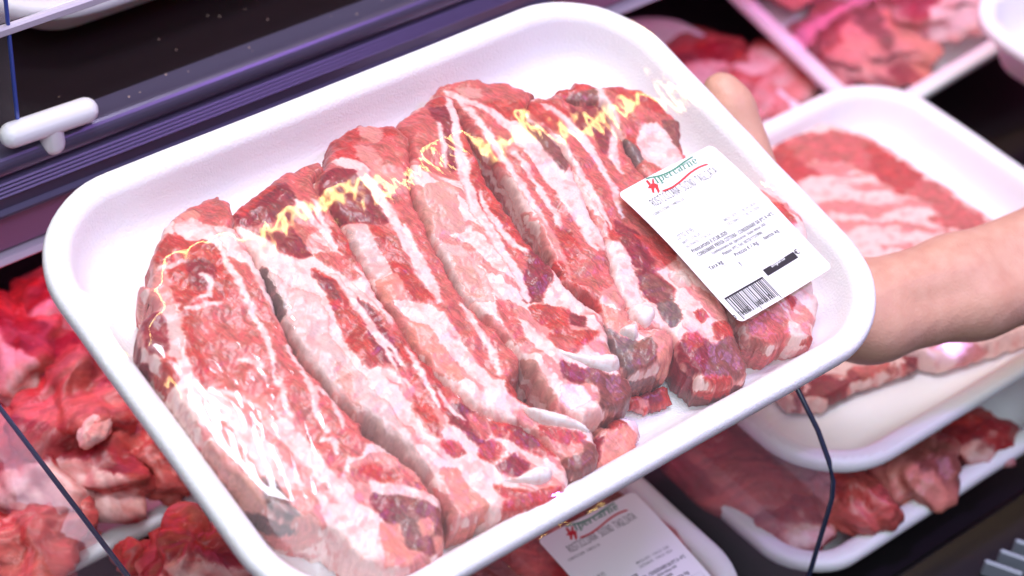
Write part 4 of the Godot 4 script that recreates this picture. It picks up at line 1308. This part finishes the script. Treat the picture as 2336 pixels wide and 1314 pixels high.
func make_materials() -> void:
	var foam := mat("foam", Color8(243, 240, 243), 0.42, 0.45)
	var fb := NoiseTexture2D.new()
	fb.width = 512
	fb.height = 512
	fb.seamless = true
	fb.noise = noise(5, 0.06, 3)
	foam.heightmap_enabled = true
	foam.heightmap_texture = fb
	foam.heightmap_scale = 0.03
	foam.uv1_triplanar = true
	foam.uv1_scale = Vector3.ONE * 22.0
	foam.subsurf_scatter_enabled = true
	foam.subsurf_scatter_strength = 0.08
	var film := mat("film", Color(1, 1, 1, 0.03), 0.05, 0.5)
	film.transparency = BaseMaterial3D.TRANSPARENCY_ALPHA
	mat("paper", Color8(246, 244, 246), 0.38, 0.45)
	mat("ink", Color8(30, 27, 32), 0.5)
	mat("grey_ink", Color8(150, 148, 155), 0.5)
	mat("green_ink", Color8(70, 140, 112), 0.5)
	mat("red_ink", Color8(205, 45, 55), 0.5)
	mat("white_ink", Color8(240, 240, 240), 0.5)
	mat("lamp_housing", Color8(190, 190, 195), 0.4)
	mat("rail", Color8(96, 90, 116), 0.28, 0.5, 0.55)
	mat("rail_ribbed", Color8(132, 120, 158), 0.32, 0.5, 0.5)
	mat("black_shelf", Color8(26, 18, 22), 0.22, 0.5)
	mat("black_plastic", Color8(14, 13, 15), 0.4, 0.4)
	mat("white_plastic", Color8(238, 236, 240), 0.3, 0.5)
	mat("steel_lip", Color8(226, 216, 232), 0.25, 0.6, 0.5)
	mat("riser", Color8(140, 90, 122), 0.35, 0.5)
	mat("liner", Color8(214, 190, 208), 0.4, 0.5)
	mat("counter_floor", Color8(24, 20, 24), 0.4, 0.5)
	mat("crumb", Color8(206, 176, 160), 0.7)
	mat("slat", Color8(140, 144, 156), 0.35, 0.5)
	var ac := mat("acrylic", Color(0.86, 0.8, 0.86, 0.17), 0.04, 0.5)
	ac.transparency = BaseMaterial3D.TRANSPARENCY_ALPHA
	mat("acrylic_edge", Color8(52, 58, 84), 0.2, 0.6)
	mat("glass_edge", Color8(196, 186, 200), 0.3, 0.5)
	mat("blue_edge", Color8(64, 84, 170), 0.2, 0.6)
	var sk := mat("skin", Color.WHITE, 0.45, 0.4)
	var sn := NoiseTexture2D.new()
	sn.width = 512
	sn.height = 512
	sn.seamless = true
	sn.noise = noise(31, 0.012, 5)
	var ramp := Gradient.new()
	ramp.set_color(0, Color8(204, 148, 128))
	ramp.set_color(1, Color8(218, 170, 150))
	ramp.add_point(0.5, Color8(211, 160, 139))
	sn.color_ramp = ramp
	sk.albedo_texture = sn
	sk.uv1_triplanar = true
	sk.uv1_scale = Vector3.ONE * 14.0
	sk.subsurf_scatter_enabled = true
	sk.subsurf_scatter_strength = 0.12
	var sb := NoiseTexture2D.new()
	sb.width = 512
	sb.height = 512
	sb.seamless = true
	sb.noise = noise(33, 0.09, 4)
	sk.heightmap_enabled = true
	sk.heightmap_texture = sb
	sk.heightmap_scale = 0.03

func build_held_tray() -> void:
	var t := thing("held_foam_tray", "large white foam tray of pork ribs under clear film, held up by a hand", "foam tray", tray_frame)
	part("tray_shell", tray_shell(TRAY_L, TRAY_W, CORNER, FLOOR_D), M.foam, t)
	build_ribs()
	build_film(t)
	build_label(t)

func build_arm() -> void:
	var p := thing("person", "bare forearm and hand holding the foam tray from behind, thumb at its edge", "person")
	var w := Vector3(0.1773, 0.2353, 0.0732)
	var bones := []
	# forearm, flattened: two chains side by side
	for s in [-1.0, 1.0]:
		var o: Vector3 = Vector3(0.0, 0.003, -0.009) * s
		bones.append([w + o, Vector3(0.2363, 0.2360, 0.0911) + o * 1.05, 0.0152, 0.0160])
		bones.append([Vector3(0.2363, 0.2360, 0.0911) + o * 1.05, Vector3(0.3084, 0.2396, 0.1087) + o * 1.2, 0.0160, 0.0198])
		bones.append([Vector3(0.3084, 0.2396, 0.1087) + o * 1.2, Vector3(0.4327, 0.2410, 0.1322) + o * 1.5, 0.0205, 0.027])
	for k in 2:
		var up := Vector3(0.004, 0.0165 - 0.001 * k, 0.004 - 0.011 * k)
		bones.append([w + up + Vector3(-0.01, 0, 0), Vector3(0.2363, 0.2360, 0.0911) + up * 0.75, 0.0028, 0.0016])
	# palm
	var palm := Vector3(0.1599, 0.2393, 0.0388)
	for k in 4:
		var s := (k - 1.5) * 0.017
		var side := Vector3(0.25, -0.1, 1.0).normalized() * s
		var kn := palm + Vector3(-0.028, -0.002, -0.012) + side * 1.2
		bones.append([w + side * 0.55, kn, 0.0135, 0.0115])
		var ln: float = [0.074, 0.082, 0.078, 0.062][k]
		var dir := Vector3(-0.95, 0.06, -0.22 + 0.14 * k).normalized()
		var j1 := kn + dir * ln * 0.46 + Vector3(0, -0.004, 0)
		var j2 := j1 + dir * ln * 0.3 + Vector3(0, 0.002, 0)
		bones.append([kn, j1, 0.0095, 0.0085])
		bones.append([j1, j2, 0.0085, 0.0078])
		bones.append([j2, j2 + dir * ln * 0.24 + Vector3(0, 0.004, 0), 0.0078, 0.0066])
	# thumb, along the tray's end and up past its rim
	var t0 := w + Vector3(0.004, 0.0, -0.02)
	var t1 := Vector3(0.1783, 0.2558, 0.0116)
	var t2 := Vector3(0.1818, 0.2759, -0.0191)
	var t3 := Vector3(0.1831, 0.2880, -0.0329)
	var t4 := Vector3(0.1835, 0.2947, -0.0408)
	bones.append([t0, t1, 0.016, 0.0125])
	bones.append([t1, t2, 0.0125, 0.0098])
	bones.append([t2, t3, 0.0095, 0.0104])
	bones.append([t3, t4, 0.0104, 0.0078])
	part("skin", flesh(bones, 0.0032, 0.012), M.skin, p)

func build_counter() -> void:
	setting("counter_floor", box(Vector3(2.4, 0.02, 0.62), 0.002), M.counter_floor, place(Vector3(0.4, 0.05, -0.18)))
	setting("back_panel", box(Vector3(2.4, 0.24, 0.02), 0.002), M.liner, place(Vector3(0.4, 0.16, -0.42)))
	# upper shelf: black deck, front rail with its ribbed price channel, riser and pale lip
	setting("shelf_deck", box(Vector3(2.4, 0.008, 0.42), 0.002), M.black_shelf, place(Vector3(0.4, 0.262, -0.424)))
	setting("shelf_wall", box(Vector3(2.4, 0.5, 0.02), 0.002), M.black_shelf, place(Vector3(0.4, 0.50, -0.64)))
	var rail := thing("shelf_rail", "dark violet metal shelf rail with a ribbed price channel", "shelf rail", place(Vector3(0.4, 0.0, -0.20)))
	var bar := PackedVector2Array()
	for k in 13:
		var t := -PI / 2 + PI * k / 12.0
		bar.append(Vector2(cos(t) * 0.006, 0.2745 + sin(t) * 0.006))
	bar.append(Vector2(-0.012, 0.2805))
	bar.append(Vector2(-0.012, 0.2685))
	part("top_bar", extrude(bar, 2.4), M.rail, rail)
	part("back_strip", extrude(PackedVector2Array([Vector2(-0.004, 0.222), Vector2(-0.001, 0.222), Vector2(-0.001, 0.2675), Vector2(-0.004, 0.2675)]), 2.4), M.riser, rail)
	for k in 4:
		var y := 0.2655 - k * 0.0024
		part("channel_rib", extrude(PackedVector2Array([Vector2(-0.001, y - 0.0018), Vector2(0.0035, y - 0.0014), Vector2(0.0042, y - 0.0008), Vector2(0.0035, y), Vector2(-0.001, y)]), 2.4), M.rail_ribbed, rail)
	part("lower_band", extrude(PackedVector2Array([Vector2(-0.001, 0.2445), Vector2(0.003, 0.2445), Vector2(0.0045, 0.246), Vector2(0.0045, 0.2475), Vector2(0.002, 0.249), Vector2(0.002, 0.2555), Vector2(-0.001, 0.2555)]), 2.4), M.rail, rail)
	part("lip", extrude(PackedVector2Array([Vector2(-0.012, 0.2145), Vector2(0.002, 0.2145), Vector2(0.004, 0.217), Vector2(0.002, 0.2195), Vector2(-0.012, 0.2195)]), 2.4), M.steel_lip, rail)
	# clip
	var c := Vector3(-0.0989, 0.2889, -0.1970)
	var clip := thing("shelf_clip", "white plastic T-shaped clip standing on the shelf rail", "clip", place(c))
	var a := Vector3(-0.1172, 0.2907, -0.1970) - c
	var b := Vector3(-0.0795, 0.2893, -0.1970) - c
	var cp := []
	for k in 11:
		cp.append(a.lerp(b, k / 10.0))
	part("cross_bar", capsule_between(a, b, 0.0062), M.white_plastic, clip)
	part("stem", capsule_between(Vector3(-0.0980, 0.2885, -0.1970) - c, Vector3(-0.0974, 0.2777, -0.1970) - c, 0.0058), M.white_plastic, clip)
	part("foot", box(Vector3(0.03, 0.014, 0.006), 0.002), M.slat, clip, place(Vector3(-0.002, -0.010, -0.008)))
	var st := SurfaceTool.new()
	var rng := RandomNumberGenerator.new()
	rng.seed = 12
	for k in 24:
		var r := rng.randf_range(0.0002, 0.0006)
		var on_rail := k % 2 == 0
		var q := Vector3(rng.randf_range(-0.13, 0.12), 0.2805 if on_rail else 0.2662, rng.randf_range(-0.211, -0.203) if on_rail else rng.randf_range(-0.26, -0.215))
		st.append_from(blob(Vector3(r, r * 0.6, r * 0.8), 600 + k, 0.3, 6), 0, Transform3D(Basis(Vector3.UP, k), q))
	var cr := single("crumbs", st.commit(), M.crumb, "tiny pale crumbs scattered along the dark shelf rail", "crumbs")
	cr.set_meta("kind", "stuff")
	# the front edge of the counter
	setting("front_ledge", box(Vector3(2.4, 0.03, 0.26), 0.004), M.black_plastic, place(Vector3(0.4, 0.083, 0.262)))
	var vent := thing("air_vent", "pale slats of the air vent in the black front ledge", "vent", place(Vector3(0.25, 0.098, 0.16)))
	for k in 9:
		part("slat", box(Vector3(0.003, 0.011, 0.02), 0.001), M.slat, vent, Transform3D(Basis(Vector3.UP, 0.5), Vector3(-0.025 + k * 0.012, 0.005, 0.008)))
	part("vent_lip", box(Vector3(0.5, 0.006, 0.006), 0.002), M.slat, vent, place(Vector3(0.12, 0.004, 0.028)))

func capsule_between(a: Vector3, b: Vector3, r: float) -> ArrayMesh:
	var pts := []
	return flesh([[a, b, r, r]], r * 0.22, r * 0.1)

func film_sheet(l: float, w: float, r: float, bulge: float, crease: float, sd: int, fold := []) -> ArrayMesh:
	var a := noise(sd, 1.0, 3)
	var b := noise(sd + 1, 0.03, 2)
	var step := 2.0
	var nx := int(l / step) + 1
	var ny := int(w / step) + 1
	var v := PackedVector3Array()
	var map := PackedInt32Array()
	map.resize(nx * ny)
	map.fill(-1)
	for j in ny:
		for i in nx:
			var p := Vector2(i, j) * step - Vector2(l, w) / 2
			var q := p.abs()
			var cq := q - Vector2(l / 2 - r, w / 2 - r)
			var inset := minf(l / 2 - q.x, w / 2 - q.y)
			if cq.x > 0 and cq.y > 0:
				inset = r - cq.length()
			if inset < 1.5:
				continue
			var e := clampf((inset - 5.0) / 30.0, 0.0, 1.0)
			e = e * e * (3.0 - 2.0 * e)
			var up := 0.0
			for f in fold.size() - 1:
				var near := Geometry2D.get_closest_point_to_segment(p, fold[f], fold[f + 1])
				up = maxf(up, 5.0 * exp(-pow(p.distance_to(near) / 7.0, 2.0)))
			map[j * nx + i] = v.size()
			v.append(Vector3(p.x, 0.6 + up + e * (bulge * (0.75 + 0.4 * b.get_noise_2dv(p)) + crease * a.get_noise_2d(p.x * 0.05 + p.y * 0.03, p.y * 0.02)), p.y) * 0.001)
	var idx := PackedInt32Array()
	for j in ny - 1:
		for i in nx - 1:
			var a0 := map[j * nx + i]
			var b0 := map[j * nx + i + 1]
			var c0 := map[(j + 1) * nx + i]
			var d0 := map[(j + 1) * nx + i + 1]
			if a0 < 0 or b0 < 0 or c0 < 0 or d0 < 0:
				continue
			idx.append_array([a0, b0, c0, b0, d0, c0])
	return mesh_of(v, idx)

func pack(label: String, at: Vector3, l: float, w: float, r: float, depth: float, turn: float, film_bulge: float, sd: int, fold := []) -> Node3D:
	var t := thing("foam_tray", label, "foam tray", place(at, turn), "foam trays in the counter")
	part("tray_shell", tray_shell(l, w, r, depth, sd), M.foam, t)
	if film_bulge > 0.0:
		part("plastic_film", film_sheet(l, w, r, film_bulge, minf(0.5, film_bulge * 0.1), sd, fold), M.film, t)
	return t

func meat(label: String, at: Vector3, size: Vector3, turn: float, m: Material, sd: int, rough := 0.28, group := "") -> void:
	single("meat_piece", blob(size, sd, rough), m, label, "meat", Transform3D(Basis(Vector3.UP, turn), at), group)

func panel_yz(x: float, outline: Array, label: String, edge: Array, edge_r: float, edge_m: Material) -> void:
	# a clear divider standing across the counter; its outline is given in (z, y)
	var o := thing("acrylic_divider", label, "divider", place(Vector3(x, 0, 0)))
	var p := PackedVector2Array()
	for q in outline:
		p.append(q)
	var v := PackedVector3Array()
	var idx := PackedInt32Array()
	var t := Geometry2D.triangulate_polygon(p)
	for q in p:
		v.append(Vector3(0, q.y, q.x))
	for i in t:
		idx.append(i)
	part("pane", mesh_of(v, idx), M.acrylic, o)
	part("edge", tube(edge, edge_r, 8), edge_m, o)

func build_background() -> void:
	var red := chunk_material("red_meat", "D", ["R", "D", "R", "F", "M"], 900, 6.0)
	var pink := chunk_material("pink_meat", "R", ["M", "D", "M", "P"], 920, 6.0)
	var orange := chunk_material("orange_meat", "R", ["O", "N", "P", "D"], 940, 6.0)
	var chop := chunk_material("chop_meat", "P", ["M", "R", "M", "F"], 960, 6.0)

	# left: red cuts on a white tray, seen partly through the divider
	pack("white foam tray of red meat cuts beneath the shelf lip", Vector3(-0.16, 0.108, -0.195), 330, 190, 45, 24, 0.0, 0.0, 11)
	meat("smooth red meat cut beside the held tray's left rim", Vector3(-0.0865, 0.1280, -0.2317), Vector3(0.036, 0.026, 0.030), 0.4, red, 1, 0.2)
	meat("long red meat cut at the picture's left edge", Vector3(-0.1148, 0.1320, -0.2218), Vector3(0.026, 0.022, 0.040), -0.5, red, 2, 0.22)
	meat("red cut with pale bone, above the dark divider edge", Vector3(-0.1106, 0.1300, -0.1715), Vector3(0.038, 0.024, 0.030), 0.7, pink, 3, 0.3)
	meat("low red cut right of the dark divider edge", Vector3(-0.1176, 0.1180, -0.1352), Vector3(0.034, 0.018, 0.030), -0.2, red, 4, 0.3)
	meat("small red cut against the held tray's left rim", Vector3(-0.0870, 0.1180, -0.1212), Vector3(0.018, 0.018, 0.022), 0.3, pink, 5, 0.3)
	meat("dull red cut behind the clear divider", Vector3(-0.1476, 0.1180, -0.1558), Vector3(0.030, 0.02, 0.04), 0.3, red, 6, 0.3)
	meat("dull red cut low behind the clear divider", Vector3(-0.1611, 0.1120, -0.1195), Vector3(0.030, 0.018, 0.024), 0.3, pink, 7, 0.3)
	single("bone_piece", blob(Vector3(0.011, 0.007, 0.007), 8, 0.16), chop, "pale pink bone end on a red cut", "bone", Transform3D(Basis(Vector3.UP, 0.5), Vector3(-0.1181, 0.1460, -0.1378)))
	pack("white foam tray of dark red meat at the lower left", Vector3(-0.135, 0.106, 0.018), 150, 200, 40, 22, 0.0, 0.0, 12)
	meat("glossy dark red cut in the lower left tray", Vector3(-0.1098, 0.1180, -0.0591), Vector3(0.026, 0.02, 0.022), 0.2, red, 9, 0.34)
	meat("small red cut at the lower left tray's side", Vector3(-0.1277, 0.1100, -0.0781), Vector3(0.012, 0.011, 0.014), 0.9, red, 10, 0.34)
	meat("pinkish cut tucked under the held tray", Vector3(-0.0920, 0.1120, -0.0444), Vector3(0.02, 0.016, 0.02), 0.9, pink, 16, 0.34)
	panel_yz(-0.170, [Vector2(-0.30, 0.061), Vector2(0.11, 0.061), Vector2(0.11, 0.186), Vector2(-0.017, 0.192), Vector2(-0.127, 0.202), Vector2(-0.30, 0.215)], "clear acrylic divider with a dark slanting edge at the lower left", [Vector3(0, 0.061, 0.11), Vector3(0, 0.186, 0.11), Vector3(0, 0.192, -0.017), Vector3(0, 0.202, -0.127), Vector3(0, 0.215, -0.30)], 0.0013, M.acrylic_edge)

	# bottom: a labelled pack in the shade of the held tray
	var shaded := pack("shaded foam tray with a second white label below the held tray", Vector3(0.032, 0.108, 0.01), 166, 205, 40, 24, 0.0, 5.0, 13)
	for k in 5:
		meat("dark rib strip %s in the shaded labelled tray" % ["furthest left", "left of middle", "in the middle", "right of middle", "furthest right"][k], Vector3(-0.022 + k * 0.027, 0.096, 0.01 + 0.006 * sin(k * 2.0)), Vector3(0.015, 0.016, 0.078), 0.12, [red, orange, pink, red, orange][k], 20 + k, 0.2, "rib strips in the shaded tray")
	loose_label = true
	var lt := Transform3D(Basis(Vector3.UP, -0.05) * Basis(Vector3.RIGHT, 0.05), Vector3(0.0302, 0.1245, 0.0277))
	var second := part("price_label", sheet_on_label(label_outline(), 0.0), M.paper, shaded, shaded.transform.affine_inverse() * lt)
	label_print(second)
	loose_label = false

	# right: chops on a tray lying across the next compartment
	pack("white foam tray of pink pork chops behind the forearm", Vector3(0.285, 0.162, -0.008), 285, 232, 48, 23, 0.0, 0.1, 14)
	chop_slab("broad pink pork chop behind the forearm", [257.7,-88,302.3,-116.2,332.9,-121.3,365.7,-112.9,381.4,-87.5,384,-43.5,385.8,-3.8,384.6,37,327,85.2,270.7,71.7,248.4,44.5,246.2,-19.6], 0.140, 13.0, 961)
	chop_slab("thin pork chop below the forearm", [188.6,5.6,225.4,18.4,265.5,45.4,283.7,63.8,256.2,63.4,222.8,56.5,196.7,56.2,181.4,45.8], 0.140, 9.0, 962)
	pack("white foam tray of pale meat under the chops tray", Vector3(0.247, 0.106, 0.03), 226, 176, 36, 24, 0.0, 0.0, 15)
	meat("broad dull pink cut in the compartment below the chops tray", Vector3(0.1685, 0.1000, 0.0348), Vector3(0.036, 0.016, 0.055), 0.1, pink, 31, 0.1)
	meat("dull red cut at the compartment's front corner", Vector3(0.1629, 0.0980, 0.0774), Vector3(0.022, 0.014, 0.022), 0.4, red, 32, 0.18)
	meat("rounded pink cut under the chops tray's rim", Vector3(0.1905, 0.1080, 0.0926), Vector3(0.016, 0.02, 0.024), 0.2, pink, 33, 0.18)
	meat("dark red cut under the chops tray's rim", Vector3(0.2416, 0.1040, 0.0935), Vector3(0.030, 0.018, 0.022), 0.6, orange, 34, 0.2)
	meat("small red cut under the chops tray's corner", Vector3(0.2882, 0.1000, 0.0977), Vector3(0.022, 0.014, 0.02), 0.1, red, 35, 0.2)
	panel_yz(0.1285, [Vector2(-0.20, 0.061), Vector2(0.120, 0.061), Vector2(0.120, 0.164), Vector2(0.1195, 0.186), Vector2(0.114, 0.197), Vector2(0.103, 0.209), Vector2(0.085, 0.223), Vector2(0.06, 0.236), Vector2(-0.20, 0.250)], "clear acrylic divider with a dark rounded front edge", [Vector3(0, 0.061, 0.12), Vector3(0, 0.119, 0.12), Vector3(0, 0.164, 0.1205), Vector3(0, 0.178, 0.1205), Vector3(0, 0.188, 0.1185), Vector3(0, 0.197, 0.1135), Vector3(0, 0.209, 0.103), Vector3(0, 0.223, 0.085), Vector3(0, 0.236, 0.06), Vector3(0, 0.250, -0.05)], 0.0013, M.acrylic_edge)

	# far right: filmed packs in the background
	var lean := pack("foam tray of orange red meat at the top right", Vector3(0.61, 0.15, -0.235), 340, 225, 40, 26, 0.0, 1.1, 17)
	var up_dir := Vector3(-0.155, 0.963, 0.172).normalized()
	var right_dir := Vector3.RIGHT.slide(up_dir).normalized()
	lean.basis = Basis(right_dir, up_dir, right_dir.cross(up_dir))
	var rng := RandomNumberGenerator.new()
	rng.seed = 4
	var spots := ["at the near left corner", "at the near rim, left of middle", "at the near rim, right of middle", "at the near right corner", "at the far left corner", "at the far rim, left of middle", "at the far rim, right of middle", "at the far right corner"]
	for k in 8:
		var q := lean.transform * Vector3(-0.11 + 0.072 * (k % 4), -0.016, 0.045 - 0.085 * (k / 4))
		meat("orange red meat piece %s of the top right tray" % spots[k], q, Vector3(0.046, 0.014, 0.048), rng.randf() * 3.0, [orange, red, pink, orange][k % 4], 40 + k, 0.3, "meat pieces in the top right tray")
	pack("deep empty white foam tray at the right edge", Vector3(0.611, 0.185, -0.040), 250, 170, 45, 34, 0.0, 0.0, 18)
	pack("foam tray between the shelf lip and the chops tray", Vector3(0.31, 0.098, -0.225), 240, 175, 40, 24, 0.0, 5.0, 19)
	meat("reddish meat piece peeking out beside the thumb", Vector3(0.4096, 0.0900, -0.2516), Vector3(0.04, 0.014, 0.03), 0.3, red, 51, 0.2)
	meat("pale meat piece in the tray beyond the thumb", Vector3(0.4387, 0.0880, -0.2130), Vector3(0.05, 0.014, 0.03), 0.3, chop, 52, 0.2)

	# upper left: a pack on the black deck behind the rail, under a glass shelf
	pack("white foam tray on the black shelf at the upper left", Vector3(0.075, 0.300, -0.365), 320, 215, 50, 26, 0.0, 0.0, 21)
	meat("reddish brown meat in the upper left tray", Vector3(-0.01, 0.296, -0.33), Vector3(0.06, 0.02, 0.04), 0.2, orange, 53, 0.2)
	var g := thing("glass_shelf", "clear glass shelf with a pale grey front edge at the upper left", "glass shelf", place(Vector3(0.3, 0.346, -0.4)))
	part("pane", plane_xz(2.2, 0.39), M.acrylic, g)
	part("edge", box(Vector3(2.2, 0.005, 0.004), 0.001), M.glass_edge, g, place(Vector3(0, 0, 0.2)))
	var bp := thing("clear_panel", "thin clear panel with a blue edge at the upper left corner", "panel", place(Vector3(-0.1125, 0.34, -0.2)))
	part("edge", box(Vector3(0.0016, 0.12, 0.002), 0.0004), M.blue_edge, bp)
	part("pane", plane_yz(0.12, 0.2), M.acrylic, bp, place(Vector3(0, 0, -0.101)))

func plane_xz(w: float, d: float) -> ArrayMesh:
	return mesh_of(PackedVector3Array([Vector3(-w / 2, 0, -d / 2), Vector3(w / 2, 0, -d / 2), Vector3(w / 2, 0, d / 2), Vector3(-w / 2, 0, d / 2)]), PackedInt32Array([0, 1, 2, 0, 2, 3]))

func plane_yz(h: float, d: float) -> ArrayMesh:
	return mesh_of(PackedVector3Array([Vector3(0, -h / 2, -d / 2), Vector3(0, h / 2, -d / 2), Vector3(0, h / 2, d / 2), Vector3(0, -h / 2, d / 2)]), PackedInt32Array([0, 1, 2, 0, 2, 3]))

func chop_slab(label: String, f: Array, y: float, thick: float, sd: int) -> void:
	var poly := poly_of(f)
	var bb := bounds(poly, 6.0)
	var c := bb.get_center()
	var rng := RandomNumberGenerator.new()
	rng.seed = sd
	var patches := []
	# red meat round the rim of the chop, pale fat lines inside
	for i in poly.size():
		var a := poly[i].lerp(c, 0.10)
		var b := poly[(i + 1) % poly.size()].lerp(c, 0.10)
		var a2 := a.lerp(c, rng.randf_range(0.2, 0.5))
		var b2 := b.lerp(c, rng.randf_range(0.2, 0.5))
		patches.append([["R", "M", "D", "M"][rng.randi() % 4], [a.x, a.y, b.x, b.y, b2.x, b2.y, a2.x, a2.y]])
	for k in 9:
		var a := c + Vector2(rng.randf_range(-40, 40), rng.randf_range(-40, 40))
		var b := a + Vector2(rng.randf_range(-50, 50), rng.randf_range(-40, 40))
		var n := (b - a).orthogonal().normalized() * 2.5
		patches.append(["F", [a.x, a.y, b.x + n.x, b.y + n.y, b.x, b.y, a.x - n.x, a.y - n.y]])
	var m := meat_material("chop_face", paint(bb.position, bb.size, 3.0, "G", patches, Vector2(0.8, 0.6), sd, 3.5), 0.34, 0.05)
	single("pork_chop", slab(poly, thick, 0.0, 4.0, 0.6, 2.0, sd, c, bb.position, bb.size), m, label, "pork chop", place(Vector3(c.x * 0.001, y, c.y * 0.001)))
